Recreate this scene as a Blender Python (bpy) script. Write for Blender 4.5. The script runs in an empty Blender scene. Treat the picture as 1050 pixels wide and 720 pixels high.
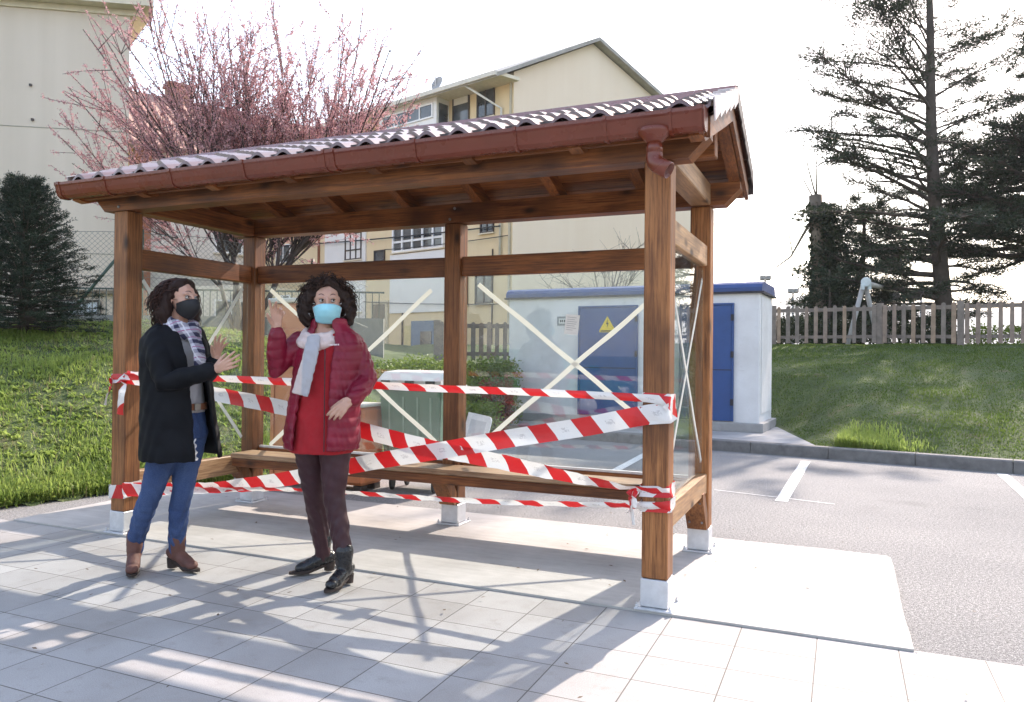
import bpy, bmesh, math, random
import numpy as np
from mathutils import Vector, Matrix
rnd = random.Random(7)
scene = bpy.context.scene
col = scene.collection
R = math.radians
YAW = 0.41004
FX, FY = 0.7887, 3.8207
CAM_H = 1.2798

def wpt(lx, ly, z=0.0):
    c, s = math.cos(YAW), math.sin(YAW)
    return Vector((FX + lx * c + ly * s, FY - lx * s + ly * c, z))

# ------------------------------------------------------------------ mesh helpers
def link(o, parent=None):
    col.objects.link(o)
    if parent is not None:
        o.parent = parent
    return o

def tag(o, label=None, cat=None, group=None, kind=None):
    if label: o['label'] = label
    if cat: o['category'] = cat
    if group: o['group'] = group
    if kind: o['kind'] = kind
    return o

def empty(name, loc=(0, 0, 0), rz=0.0, parent=None):
    o = bpy.data.objects.new(name, None)
    o.location = loc
    o.rotation_euler = (0, 0, rz)
    o.empty_display_size = 0.2
    return link(o, parent)

def mesh_obj(name, v, f, mat, parent=None, smooth=False, uv=None):
    me = bpy.data.meshes.new(name)
    v = np.asarray(v, dtype=np.float32)
    if isinstance(f, np.ndarray):
        n, k = f.shape
        me.vertices.add(len(v)); me.vertices.foreach_set('co', v.ravel())
        me.loops.add(n * k); me.loops.foreach_set('vertex_index', f.astype(np.int32).ravel())
        me.polygons.add(n)
        me.polygons.foreach_set('loop_start', np.arange(0, n * k, k, dtype=np.int32))
        me.update(calc_edges=True)
    else:
        me.from_pydata([tuple(map(float, p)) for p in v], [], f)
    if uv is not None:
        lay = me.uv_layers.new(name='UVMap')
        lay.data.foreach_set('uv', np.asarray(uv, dtype=np.float32).ravel())
    if smooth:
        me.polygons.foreach_set('use_smooth', [True] * len(me.polygons))
    if mat is not None:
        for m in (mat if isinstance(mat, (list, tuple)) else [mat]):
            me.materials.append(m)
    return link(bpy.data.objects.new(name, me), parent)

def bm_obj(name, bm, mat, parent=None, smooth=False):
    bmesh.ops.recalc_face_normals(bm, faces=bm.faces)
    me = bpy.data.meshes.new(name)
    bm.to_mesh(me); bm.free()
    if smooth:
        me.polygons.foreach_set('use_smooth', [True] * len(me.polygons))
    for m in (mat if isinstance(mat, (list, tuple)) else [mat]):
        me.materials.append(m)
    return link(bpy.data.objects.new(name, me), parent)

def bm_box(bm, x0, x1, y0, y1, z0, z1, bev=0.0, mi=0):
    vs = [bm.verts.new((x, y, z)) for x in (x0, x1) for y in (y0, y1) for z in (z0, z1)]
    idx = [(0, 1, 3, 2), (4, 6, 7, 5), (0, 4, 5, 1), (2, 3, 7, 6), (0, 2, 6, 4), (1, 5, 7, 3)]
    fs = [bm.faces.new([vs[i] for i in q]) for q in idx]
    for q in fs: q.material_index = mi
    if bev > 0:
        es = list({e for q in fs for e in q.edges})
        bmesh.ops.bevel(bm, geom=es, offset=bev, segments=1, affect='EDGES', profile=0.5)

def box(name, x0, x1, y0, y1, z0, z1, mat, parent=None, bev=0.0):
    bm = bmesh.new(); bm_box(bm, x0, x1, y0, y1, z0, z1, bev)
    return bm_obj(name, bm, mat, parent)

def bm_prism(bm, prof, ax, a0, a1, mi=0):
    """extrude a closed 2-D profile along axis ax ('x': profile in y,z; 'y': profile in x,z; 'z': x,y)"""
    def P(p, a):
        return {'x': (a, p[0], p[1]), 'y': (p[0], a, p[1]), 'z': (p[0], p[1], a)}[ax]
    A = [bm.verts.new(P(p, a0)) for p in prof]; B = [bm.verts.new(P(p, a1)) for p in prof]
    n = len(prof)
    fs = [bm.faces.new(A), bm.faces.new(B[::-1])]
    for i in range(n):
        fs.append(bm.faces.new((A[i], B[i], B[(i + 1) % n], A[(i + 1) % n])))
    for q in fs: q.material_index = mi

def frames(pts):
    pts = [Vector(p) for p in pts]
    T = []
    for i in range(len(pts)):
        a = pts[max(0, i - 1)]; b = pts[min(len(pts) - 1, i + 1)]
        t = (b - a)
        T.append(t.normalized() if t.length > 1e-9 else Vector((0, 0, 1)))
    up = Vector((0, 0, 1)) if abs(T[0].z) < 0.9 else Vector((0, 1, 0))
    N = []; n = T[0].cross(up).normalized()
    for t in T:
        n = (n - t * n.dot(t))
        n = n.normalized() if n.length > 1e-6 else t.orthogonal().normalized()
        N.append(n)
    return pts, T, N

class Tubes:
    """many tubes in one mesh, fast"""
    def __init__(self): self.v = []; self.f = []
    def add(self, pts, rad, k=6, cap=True):
        pts, T, N = frames(pts)
        if not isinstance(rad, (list, tuple)): rad = [rad] * len(pts)
        b = len(self.v)
        for p, t, n, r in zip(pts, T, N, rad):
            m = t.cross(n)
            for j in range(k):
                a = 2 * math.pi * j / k
                self.v.append(p + (n * math.cos(a) + m * math.sin(a)) * r)
        for i in range(len(pts) - 1):
            for j in range(k):
                j2 = (j + 1) % k
                self.f.append((b + i * k + j, b + i * k + j2, b + (i + 1) * k + j2, b + (i + 1) * k + j))
        if cap:
            self.f.append(tuple(b + j for j in range(k))[::-1])
            e = b + (len(pts) - 1) * k
            self.f.append(tuple(e + j for j in range(k)))
    def build(self, name, mat, parent=None, smooth=True):
        return mesh_obj(name, self.v, self.f, mat, parent, smooth)

def bm_lathe(bm, prof, k=16, cen=(0, 0, 0), mi=0):
    rings = []
    for r, z in prof:
        rings.append([bm.verts.new((cen[0] + r * math.cos(2 * math.pi * j / k), cen[1] + r * math.sin(2 * math.pi * j / k), cen[2] + z)) for j in range(k)])
    for a, b in zip(rings, rings[1:]):
        for j in range(k):
            f = bm.faces.new((a[j], a[(j + 1) % k], b[(j + 1) % k], b[j])); f.material_index = mi
    bm.faces.new(rings[0][::-1]); bm.faces.new(rings[-1])

def copy_tree(o, parent=None):
    c = o.copy(); col.objects.link(c)
    if parent is not None: c.parent = parent
    for ch in list(o.children): copy_tree(ch, c)
    return c

# ------------------------------------------------------------------ material helpers
class NT:
    def __init__(self, name):
        self.m = bpy.data.materials.new(name); self.m.use_nodes = True
        self.t = self.m.node_tree; self.b = self.t.nodes['Principled BSDF']
        self.out = self.t.nodes['Material Output']
    def n(self, typ, **kw):
        nd = self.t.nodes.new(typ)
        for k, v in kw.items():
            if k.startswith('i_'):
                key = k[2:].replace('_', ' ')
                nd.inputs[key].default_value = v
            else: setattr(nd, k, v)
        return nd
    def l(self, a, b): self.t.links.new(a, b)
    def coord(self, kind='Object', scale=(1, 1, 1), rot=(0, 0, 0), loc=(0, 0, 0)):
        tc = self.n('ShaderNodeTexCoord'); mp = self.n('ShaderNodeMapping')
        mp.inputs['Scale'].default_value = scale; mp.inputs['Rotation'].default_value = rot; mp.inputs['Location'].default_value = loc
        self.l(tc.outputs[kind], mp.inputs['Vector'])
        return mp.outputs['Vector']
    def noise(self, vec, scale=5, detail=4, rough=0.55, dist=0.0):
        nd = self.n('ShaderNodeTexNoise'); nd.inputs['Scale'].default_value = scale; nd.inputs['Detail'].default_value = detail
        nd.inputs['Roughness'].default_value = rough; nd.inputs['Distortion'].default_value = dist
        self.l(vec, nd.inputs['Vector']); return nd.outputs['Fac']
    def ramp(self, fac, stops, interp='LINEAR'):
        nd = self.n('ShaderNodeValToRGB'); nd.color_ramp.interpolation = interp
        e = nd.color_ramp.elements
        while len(e) < len(stops): e.new(0.5)
        for q, (p, c) in zip(e, stops):
            q.position = p; q.color = (c[0], c[1], c[2], 1) if not isinstance(c, (int, float)) else (c, c, c, 1)
        self.l(fac, nd.inputs['Fac']); return nd.outputs['Color']
    def mix(self, fac, a, b, mode='MIX'):
        nd = self.n('ShaderNodeMix', data_type='RGBA', blend_type=mode)
        for s, v in ((nd.inputs[0], fac), (nd.inputs[6], a), (nd.inputs[7], b)):
            if isinstance(v, (int, float)): s.default_value = v
            elif isinstance(v, (tuple, list)): s.default_value = (v[0], v[1], v[2], 1)
            else: self.l(v, s)
        return nd.outputs[2]
    def math(self, op, a, b=0.0, c=None):
        nd = self.n('ShaderNodeMath', operation=op)
        for i, v in enumerate((a, b) if c is None else (a, b, c)):
            if isinstance(v, (int, float)): nd.inputs[i].default_value = v
            else: self.l(v, nd.inputs[i])
        return nd.outputs[0]
    def set(self, color=None, rough=None, metal=None, spec=None, **kw):
        for key, v in (('Base Color', color), ('Roughness', rough), ('Metallic', metal), ('Specular IOR Level', spec)):
            if v is None: continue
            s = self.b.inputs[key]
            if isinstance(v, (int, float)): s.default_value = v
            elif isinstance(v, (tuple, list)): s.default_value = (v[0], v[1], v[2], 1)
            else: self.l(v, s)
        for k, v in kw.items():
            self.b.inputs[k.replace('_', ' ')].default_value = v
        return self
    def bump(self, h, strength=0.3, dist=0.01):
        nd = self.n('ShaderNodeBump'); nd.inputs['Strength'].default_value = strength; nd.inputs['Distance'].default_value = dist
        self.l(h, nd.inputs['Height']); self.l(nd.outputs[0], self.b.inputs['Normal'])
        return self

def simple(name, color, rough=0.6, metal=0.0, var=0.12, scale=6.0, bump=0.0, bscale=60.0, spec=0.5):
    """a plain surface with slight uneven colour and roughness"""
    m = NT(name); v = m.coord()
    nz = m.noise(v, scale, 5, 0.6)
    lo = tuple(c * (1 - var) for c in color); hi = tuple(min(1, c * (1 + var)) for c in color)
    m.set(m.ramp(nz, [(0.3, lo), (0.7, hi)]), None, metal, spec)
    m.set(rough=m.ramp(m.noise(v, scale * 3, 3), [(0.3, max(0.02, rough - 0.08)), (0.7, min(1, rough + 0.08))]))
    if bump: m.bump(m.noise(v, bscale, 4), bump, 0.004)
    return m.m

def leaf_mat(name, c1, c2, trans=0.35, rough=0.5, scale=3.0):
    m = NT(name); v = m.coord('Object')
    c = m.ramp(m.noise(v, scale, 3), [(0.3, c1), (0.7, c2)])
    g = m.n('ShaderNodeNewGeometry')
    c = m.mix(0.35, c, m.ramp(g.outputs['Random Per Island'], [(0.0, c1), (1.0, c2)]))
    m.set(c, rough, 0, 0.3)
    tr = m.n('ShaderNodeBsdfTranslucent'); m.l(c, tr.inputs['Color'])
    mx = m.n('ShaderNodeMixShader'); mx.inputs[0].default_value = trans
    m.l(m.b.outputs[0], mx.inputs[1]); m.l(tr.outputs[0], mx.inputs[2]); m.l(mx.outputs[0], m.out.inputs['Surface'])
    return m.m

def wood_mat(name, axis, base=(0.165, 0.050, 0.016), light=(0.30, 0.115, 0.038), dark=(0.040, 0.012, 0.005), grey=0.0):
    m = NT(name)
    s = [26.0, 26.0, 26.0]; s['xyz'.index(axis)] = 1.1
    tc = m.n('ShaderNodeTexCoord'); oi = m.n('ShaderNodeObjectInfo')
    add = m.n('ShaderNodeVectorMath', operation='MULTIPLY_ADD')
    m.l(oi.outputs['Random'], add.inputs[0]); add.inputs[1].default_value = (7, 13, 5); m.l(tc.outputs['Object'], add.inputs[2])
    mp = m.n('ShaderNodeMapping'); mp.inputs['Scale'].default_value = s; m.l(add.outputs[0], mp.inputs['Vector'])
    g1 = m.noise(mp.outputs[0], 1.4, 5, 0.62, 0.6)
    g2 = m.noise(mp.outputs[0], 3.6, 4, 0.7, 0.3)
    # knots: stretched voronoi cells, only a few kept
    ks = [6.5, 6.5, 6.5]; ks['xyz'.index(axis)] = 3.0
    mk = m.n('ShaderNodeMapping'); mk.inputs['Scale'].default_value = ks; m.l(add.outputs[0], mk.inputs['Vector'])
    vo = m.n('ShaderNodeTexVoronoi'); vo.inputs['Scale'].default_value = 1.0; m.l(mk.outputs[0], vo.inputs['Vector'])
    sep = m.n('ShaderNodeSeparateColor'); m.l(vo.outputs['Color'], sep.inputs[0])
    pick = m.math('GREATER_THAN', sep.outputs[0], 0.35)
    kn = m.math('MULTIPLY', m.ramp(vo.outputs['Distance'], [(0.07, 1.0), (0.24, 0.0)]), pick)
    big = m.noise(add.outputs[0], 2.2, 3, 0.5)
    c = m.ramp(g1, [(0.28, dark), (0.46, base), (0.68, light)])
    c = m.mix(0.5, c, m.ramp(g2, [(0.38, dark), (0.58, light)]))
    c = m.mix(m.math('MULTIPLY', m.ramp(big, [(0.45, 0.0), (0.70, 0.75)]), 1.0), c, dark)
    c = m.mix(m.math('MULTIPLY', kn, 0.95), c, (0.035, 0.014, 0.007))
    c = m.mix(0.55, c, m.ramp(oi.outputs['Random'], [(0.0, (0.62, 0.56, 0.52)), (0.5, (1.0, 1.0, 1.0)), (1.0, (1.45, 1.42, 1.30))]), 'MULTIPLY')
    tone = m.noise(add.outputs[0], 0.9, 3, 0.5)
    c = m.mix(0.5, c, m.ramp(tone, [(0.35, (0.7, 0.66, 0.62)), (0.65, (1.3, 1.28, 1.22))]), 'MULTIPLY')
    m.set(c, None, 0, 0.35)
    m.set(rough=m.ramp(g2, [(0.3, 0.40), (0.7, 0.60)]))
    m.bump(g1, 0.3, 0.004)
    return m.m

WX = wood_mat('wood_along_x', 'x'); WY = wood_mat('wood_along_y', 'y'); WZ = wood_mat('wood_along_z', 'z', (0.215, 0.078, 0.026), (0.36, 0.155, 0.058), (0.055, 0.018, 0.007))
WYP = wood_mat('wood_side_sunlit', 'y', (0.34, 0.185, 0.095), (0.46, 0.29, 0.165), (0.12, 0.06, 0.03))  # paler copy of the wood, sunlight on the side rails put into its colour
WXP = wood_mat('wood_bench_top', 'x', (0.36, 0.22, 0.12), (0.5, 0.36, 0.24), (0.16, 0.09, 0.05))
# ------------------------------------------------------------------ camera, sun, sky
SUN_AZ, SUN_EL = 35.5, 36.5        # azimuth measured from +Y towards +X
cam = bpy.data.cameras.new('camera'); camo = link(bpy.data.objects.new('camera', cam))
cam.sensor_fit = 'HORIZONTAL'; cam.sensor_width = 36.0; cam.lens = 36.0 * 781.09 / 1050.0
cam.clip_start = 0.05; cam.clip_end = 20000
p_, r_ = -0.005167, 0.0095637
fw = Vector((0, math.cos(p_), -math.sin(p_))); rt = Vector((1, 0, 0)); up = rt.cross(fw)
# photo x axis in the unrolled frame: roll about the view axis
rx = rt * math.cos(r_) + up * math.sin(r_); ux = -rt * math.sin(r_) + up * math.cos(r_)
M = Matrix((( rx.x, ux.x, -fw.x), (rx.y, ux.y, -fw.y), (rx.z, ux.z, -fw.z))).to_4x4()
M.translation = Vector((0, 0, CAM_H))
camo.matrix_world = M
scene.camera = camo

world = bpy.data.worlds.new('World'); scene.world = world; world.use_nodes = True
wt = world.node_tree; bg = wt.nodes['Background']
sky = wt.nodes.new('ShaderNodeTexSky'); sky.sky_type = 'NISHITA'; sky.sun_disc = False
sky.sun_elevation = R(SUN_EL); sky.sun_rotation = R(SUN_AZ)
sky.air_density = 1.35; sky.dust_density = 1.0; sky.ozone_density = 0.3
wt.links.new(sky.outputs[0], bg.inputs['Color']); bg.inputs['Strength'].default_value = 0.15
sl = bpy.data.lights.new('sun', 'SUN'); sl.energy = 2.9; sl.angle = R(0.55); sl.color = (1.0, 0.94, 0.85)
so = link(bpy.data.objects.new('sun', sl))
sd = Vector((math.sin(R(SUN_AZ)) * math.cos(R(SUN_EL)), math.cos(R(SUN_AZ)) * math.cos(R(SUN_EL)), math.sin(R(SUN_EL))))
so.rotation_euler = sd.to_track_quat('Z', 'Y').to_euler()
so.location = sd * 60
scene.view_settings.view_transform = 'Standard'; scene.view_settings.look = 'None'
scene.view_settings.exposure = 1.78; scene.view_settings.gamma = 1.0
scene.view_settings.use_curve_mapping = False
scene.view_settings.use_white_balance = True; scene.view_settings.white_balance_temperature = 7050; scene.view_settings.white_balance_tint = 18
scene.cycles.max_bounces = 10; scene.cycles.transparent_max_bounces = 16
scene.cycles.use_denoising = True
scene.cycles.caustics_reflective = False; scene.cycles.caustics_refractive = False
# ------------------------------------------------------------------ ground
m = NT('ground_dirt'); v = m.coord('Object')
m.set(m.ramp(m.noise(v, 0.05, 6), [(0.3, (0.05, 0.075, 0.025)), (0.7, (0.10, 0.11, 0.05))]), 0.9)
bm = bmesh.new()
bmesh.ops.create_circle(bm, cap_ends=True, segments=64, radius=3000)
gr = bm_obj('ground', bm, m.m); gr.location.z = -0.09; tag(gr, kind='structure')

# asphalt lot
m = NT('asphalt'); v = m.coord('Object')
n1 = m.noise(v, 160, 3, 0.7); n2 = m.noise(v, 0.55, 5, 0.6); n3 = m.noise(v, 60, 2, 0.6)
c = m.ramp(n1, [(0.33, (0.11, 0.11, 0.112)), (0.5, (0.25, 0.245, 0.24)), (0.66, (0.55, 0.54, 0.52))])
c = m.mix(0.6, c, m.ramp(n2, [(0.3, (0.60, 0.61, 0.63)), (0.7, (1.05, 1.04, 1.03))]), 'MULTIPLY')
vo = m.n('ShaderNodeTexVoronoi'); vo.inputs['Scale'].default_value = 9; m.l(v, vo.inputs['Vector'])
c = m.mix(m.ramp(vo.outputs['Distance'], [(0.03, 0.8), (0.05, 0.0)]), c, (0.03, 0.025, 0.02))
gr2 = m.noise(v, 55, 2, 0.8); c = m.mix(0.7, c, m.ramp(gr2, [(0.36, (0.5, 0.5, 0.5)), (0.5, (0.9, 0.9, 0.9)), (0.64, (1.45, 1.44, 1.42))]), 'MULTIPLY')
oil = m.noise(v, 0.35, 4, 0.6); c = m.mix(m.ramp(oil, [(0.58, 0.0), (0.70, 0.45)]), c, (0.07, 0.07, 0.072))
m.set(c, 0.85, 0, 0.35); m.bump(m.math('ADD', n1, m.math('MULTIPLY', n3, 0.6)), 0.75, 0.012)
ASPH = m.m
NG = 60
o = mesh_obj('parking_lot', [(-40, -30, 0), (40, -30, 0), (40, 40, 0), (-40, 40, 0)], [(0, 1, 2, 3)], ASPH)
o.location.z = -0.03; tag(o, kind='structure')

# paving of concrete tiles in the shelter's own frame
m = NT('paving_tiles'); tc = m.n('ShaderNodeTexCoord'); v = tc.outputs['Object']
mp = m.n('ShaderNodeMapping'); mp.inputs['Location'].default_value = (-0.03, 0.0235, 0); m.l(v, mp.inputs['Vector'])
wob = m.noise(v, 3.0, 2)
br = m.n('ShaderNodeTexBrick', offset=0.0, offset_frequency=2, squash=1.0)
br.inputs['Scale'].default_value = 1.0; br.inputs['Brick Width'].default_value = 0.3345; br.inputs['Row Height'].default_value = 0.268
br.inputs['Mortar Size'].default_value = 0.0028; br.inputs['Mortar Smooth'].default_value = 0.3; br.inputs['Bias'].default_value = 0.0
br.inputs['Color1'].default_value = (0.335, 0.325, 0.315, 1); br.inputs['Color2'].default_value = (0.40, 0.39, 0.38, 1); br.inputs['Mortar'].default_value = (0.10, 0.092, 0.08, 1)
m.l(mp.outputs[0], br.inputs['Vector'])
grain = m.noise(v, 220, 2, 0.7); st = m.noise(v, 1.3, 5, 0.62)
c = m.mix(0.5, br.outputs['Color'], m.ramp(grain, [(0.3, (0.62, 0.62, 0.62)), (0.7, (1.25, 1.25, 1.25))]), 'MULTIPLY')
c = m.mix(0.7, c, m.ramp(st, [(0.3, (0.70, 0.67, 0.64)), (0.55, (1.0, 1.0, 1.0)), (0.7, (1.1, 1.1, 1.1))]), 'MULTIPLY')
vo = m.n('ShaderNodeTexVoronoi'); vo.inputs['Scale'].default_value = 3.3; m.l(v, vo.inputs['Vector'])
c = m.mix(m.math('MULTIPLY', m.ramp(vo.outputs['Distance'], [(0.010, 0.7), (0.018, 0.0)]), m.ramp(m.noise(v, 0.9, 2), [(0.5, 0.0), (0.55, 1.0)])), c, (0.05, 0.045, 0.04))
dirt = m.noise(v, 7.0, 6, 0.75)
c = m.mix(m.ramp(dirt, [(0.54, 0.0), (0.72, 0.45)]), c, (0.20, 0.175, 0.145))
m.set(c, None, 0, 0.4); m.set(rough=m.ramp(st, [(0.3, 0.55), (0.7, 0.75)]))
h = m.math('ADD', m.math('MULTIPLY', br.outputs['Fac'], -1.0), m.math('MULTIPLY', grain, 0.25))
m.bump(h, 0.6, 0.006)
PAVE = m.m
root_loc = wpt(0, 0, 0)
o = mesh_obj('paving', [(-14, -6.2, 0), (9, -6.2, 0), (9, 0.03, 0), (1.097, -0.005, 0), (1.097, -0.02, 0), (-4.95, -0.02, 0), (-14, -0.02, 0)],
             [(0, 1, 2, 3, 4, 5, 6)], PAVE)
o.location = (root_loc.x, root_loc.y, -0.012); o.rotation_euler.z = -YAW; tag(o, kind='structure')

# concrete slab under the shelter
m = NT('fresh_concrete'); v = m.coord('Object')
st = m.noise(v, 2.0, 6, 0.65); tr = m.noise(m.coord('Object', (3, 22, 3)), 1.0, 4, 0.6)
c = m.ramp(st, [(0.3, (0.34, 0.325, 0.305)), (0.7, (0.48, 0.465, 0.445))])
c = m.mix(0.4, c, m.ramp(tr, [(0.35, (0.78, 0.78, 0.78)), (0.6, (1.06, 1.06, 1.06))]), 'MULTIPLY')
vo = m.n('ShaderNodeTexVoronoi'); vo.inputs['Scale'].default_value = 4.0; m.l(v, vo.inputs['Vector'])
c = m.mix(m.ramp(vo.outputs['Distance'], [(0.012, 0.6), (0.03, 0.0)]), c, (0.12, 0.11, 0.1))
m.set(c, 0.7, 0, 0.4); m.bump(m.math('ADD', m.noise(v, 90, 4, 0.7), tr), 0.35, 0.006)
SLAB = m.m
prof = [(-4.95, 1.74)]
for i in range(1, 30):
    x = -4.95 + (1.06 + 4.95) * i / 30; prof.append((x, 1.735 - 0.012 * i / 30 * 2 + rnd.uniform(-.006, .006)))
prof += [(1.06, 1.70), (1.088, 1.66)]
for i in range(1, 9): prof.append((1.092 + rnd.uniform(-.006, .006), 1.66 - 1.66 * i / 9))
prof += [(1.095, -0.024), (-4.95, -0.024)]
bm = bmesh.new(); bm_prism(bm, prof, 'z', -0.05, 0.0)
o = bm_obj('concrete_slab', bm, SLAB); o.location = root_loc; o.rotation_euler.z = -YAW; tag(o, kind='structure')

# thin gritty strip between slab and paving on the right
WHITEP = NT('road_paint'); v = WHITEP.coord('Object')
WHITEP.set(WHITEP.ramp(WHITEP.noise(v, 40, 5, 0.75), [(0.36, (0.25, 0.25, 0.26)), (0.5, (0.68, 0.68, 0.66))]), 0.7)
WHITEP = WHITEP.m
def strip(a, b, w):
    a = Vector(a); b = Vector(b); n = (b - a).cross(Vector((0, 0, 1))).normalized() * w / 2
    return [a + n, b + n, b - n, a - n]
V = []; F = []
for a, b, w in [((3.72, 9.62, 0), (2.46, 6.93, 0), .11), ((5.62, 8.72, 0), (4.55, 6.45, 0), .11), ((2.05, 10.8, 0), (0.95, 8.1, 0), .11),
                ((0.3, 12.0, 0), (-0.9, 9.3, 0), .11), ((2.0, 7.5, 0), (2.9, 6.82, 0), .02), ((7.4, 7.5, 0), (6.3, 5.2, 0), .11)]:
    q = strip(a, b, w); V += q; F.append(tuple(range(len(V) - 4, len(V))))
o = mesh_obj('parking_lines', V, F, WHITEP); o.location.z = -0.026; tag(o, kind='structure')

# kerb, kiosk pad
KERB = simple('kerb_stone', (0.155, 0.15, 0.145), 0.85, var=0.25, scale=9, bump=0.5, bscale=90)
kd = Vector((0.834, -0.552, 0)); kn = Vector((0.552, 0.834, 0))
ko = Vector((4.10, 9.86, 0))
bm = bmesh.new()
t = -9.0
while t < 12:
    L = 1.0
    vs = []
    prof = [(0, -0.05), (0.012, 0.105), (0.03, 0.12), (0.15, 0.122), (0.15, -0.05)]
    A = [bm.verts.new(ko + kd * (t + .004) + kn * a + Vector((0, 0, z))) for a, z in prof]
    B = [bm.verts.new(ko + kd * (t + L - .004) + kn * a + Vector((0, 0, z))) for a, z in prof]
    bm.faces.new(A); bm.faces.new(B[::-1])
    for i in range(5): bm.faces.new((A[i], B[i], B[(i + 1) % 5], A[(i + 1) % 5]))
    t += L
o = bm_obj('kerb', bm, KERB); tag(o, kind='structure')
def kpt(s, n, z): return ko + kd * s + kn * n + Vector((0, 0, z))
PAD = simple('pad_concrete', (0.34, 0.33, 0.32), 0.85, var=0.2, scale=3, bump=0.3)
bm = bmesh.new()
q = [kpt(-9, .152, 0), kpt(-0.17, .152, 0), kpt(-0.80, 1.5, 0), kpt(-1.30, 2.8, 0), kpt(-9, 2.8, 0)]
bm_prism(bm, [(p.x, p.y) for p in q], 'z', -0.05, 0.115)
o = bm_obj('kiosk_pad', bm, PAD); tag(o, kind='structure')

# ------------------------------------------------------------------ grass banks (height fields)
def tps(pts):
    P = np.array([p[:2] for p in pts], float); z = np.array([p[2] for p in pts], float)
    n = len(P)
    def U(r2): return np.where(r2 > 1e-12, r2 * np.log(r2 + 1e-12) * 0.5, 0.0)
    d2 = ((P[:, None] - P[None]) ** 2).sum(-1)
    A = np.zeros((n + 3, n + 3)); A[:n, :n] = U(d2) + np.eye(n) * 0.05; A[:n, n] = 1; A[:n, n + 1:] = P; A[n, :n] = 1; A[n + 1:, :n] = P.T
    w = np.linalg.solve(A, np.r_[z, 0, 0, 0])
    def f(x, y):
        q = np.stack([np.ravel(x), np.ravel(y)], -1)
        d2 = ((q[:, None] - P[None]) ** 2).sum(-1)
        return (U(d2) @ w[:n] + w[n] + q @ w[n + 1:]).reshape(np.shape(x))
    return f
def bumpy(x, y, s):
    return (np.sin(x * 2.3 * s + 1.3) * np.sin(y * 2.9 * s + .4) + 0.6 * np.sin(x * 5.1 * s + y * 3.7 * s) + 0.4 * np.sin(x * 9.7 * s - y * 8.3 * s + 2)) / 2.0

lf = tps([(-4.16, 6.22, -.03), (-3.65, 6.9, -.03), (-2.72, 7.78, -.03), (-5.5, 4.6, -.03), (-7.5, 2.2, -.03), (-1.6, 8.7, -.03),
          (-5.0, 7.7, .62), (-4.3, 8.4, .62), (-6.5, 6.0, .62), (-5.9, 8.8, 1.15), (-4.9, 9.4, 1.12),
          (-7.2, 10.5, 1.58), (-6.2, 10.5, 1.6), (-5.4, 10.6, 1.6), (-4.6, 10.8, 1.52), (-3.8, 10.7, 1.42), (-3.0, 11.0, 1.05), (-2.2, 10.8, .45), (-2.6, 9.6, .35), (-9, 8.5, 1.5),
          (-12, 11, 1.65), (-9, 14, 1.65), (-6, 14, 1.65), (-4, 14, 1.5), (-1.5, 13, .35), (-15, 18, 1.7), (-6, 20, 1.7), (0, 16, .5), (0, 20, .7), (-1.2, 10.5, .1), (-.7, 12, .12)])
def lh(x, y): return np.clip(lf(x, y), -.06, 1.75) + 0.035 * bumpy(x, y, 1.0) * np.clip(lf(x, y) * 3, 0.0, 1)
def rh(x, y):
    s = (x - ko.x) * kn.x + (y - ko.y) * kn.y
    a = (x - ko.x) * kd.x + (y - ko.y) * kd.y
    z = np.interp(s, [-1, 0.15, 1.2, 5, 8.3, 40], [.10, .11, .34, 1.06, 1.58, 1.75]) + 0.03 * bumpy(x, y, 0.9)
    t = np.clip((a + .36 + .42 * s) / 1.5, 0, 1); t = t * t * (3 - 2 * t)
    t = np.where(s > 2.6, np.maximum(t, np.clip((s - 2.6) / 1.8, 0, 1)), t)
    return .10 + (z - .10) * t
SOIL = NT('bank_soil'); v = SOIL.coord('Object')
SOIL.set(SOIL.ramp(SOIL.noise(v, 2.2, 6, 0.7), [(0.3, (0.035, 0.055, 0.015)), (0.55, (0.07, 0.10, 0.03)), (0.72, (0.13, 0.10, 0.055))]), 0.95)
SOIL.bump(SOIL.noise(v, 30, 4), 0.8, 0.03); SOIL = SOIL.m
def field(name, xs, ys, hf, keep, mat):
    X, Y = np.meshgrid(xs, ys); Z = hf(X, Y)
    V = np.stack([X, Y, Z], -1).reshape(-1, 3); nx = len(xs)
    K = keep(X, Y)
    F = []
    for j in range(len(ys) - 1):
        for i in range(nx - 1):
            if K[j, i] and K[j, i + 1] and K[j + 1, i] and K[j + 1, i + 1]:
                a = j * nx + i; F.append((a, a + 1, a + nx + 1, a + nx))
    o = mesh_obj(name, V, np.array(F), mat, smooth=True); tag(o, kind='structure'); return o
def lkeep(X, Y):
    # right of the foot line belongs to the slab and the lot
    return (lf(X, Y) > -.055)
field('left_bank', np.arange(-26, 1.21, .2), np.arange(2, 30, .2), lh, lkeep, SOIL)
def rs(X, Y):
    return (X - ko.x) * kd.x + (Y - ko.y) * kd.y, (X - ko.x) * kn.x + (Y - ko.y) * kn.y
def rkeep(X, Y):
    a, s = rs(X, Y)
    return (s > 0.13) & ((a > -0.30 - 0.42 * s) | (s > 2.6))
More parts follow.
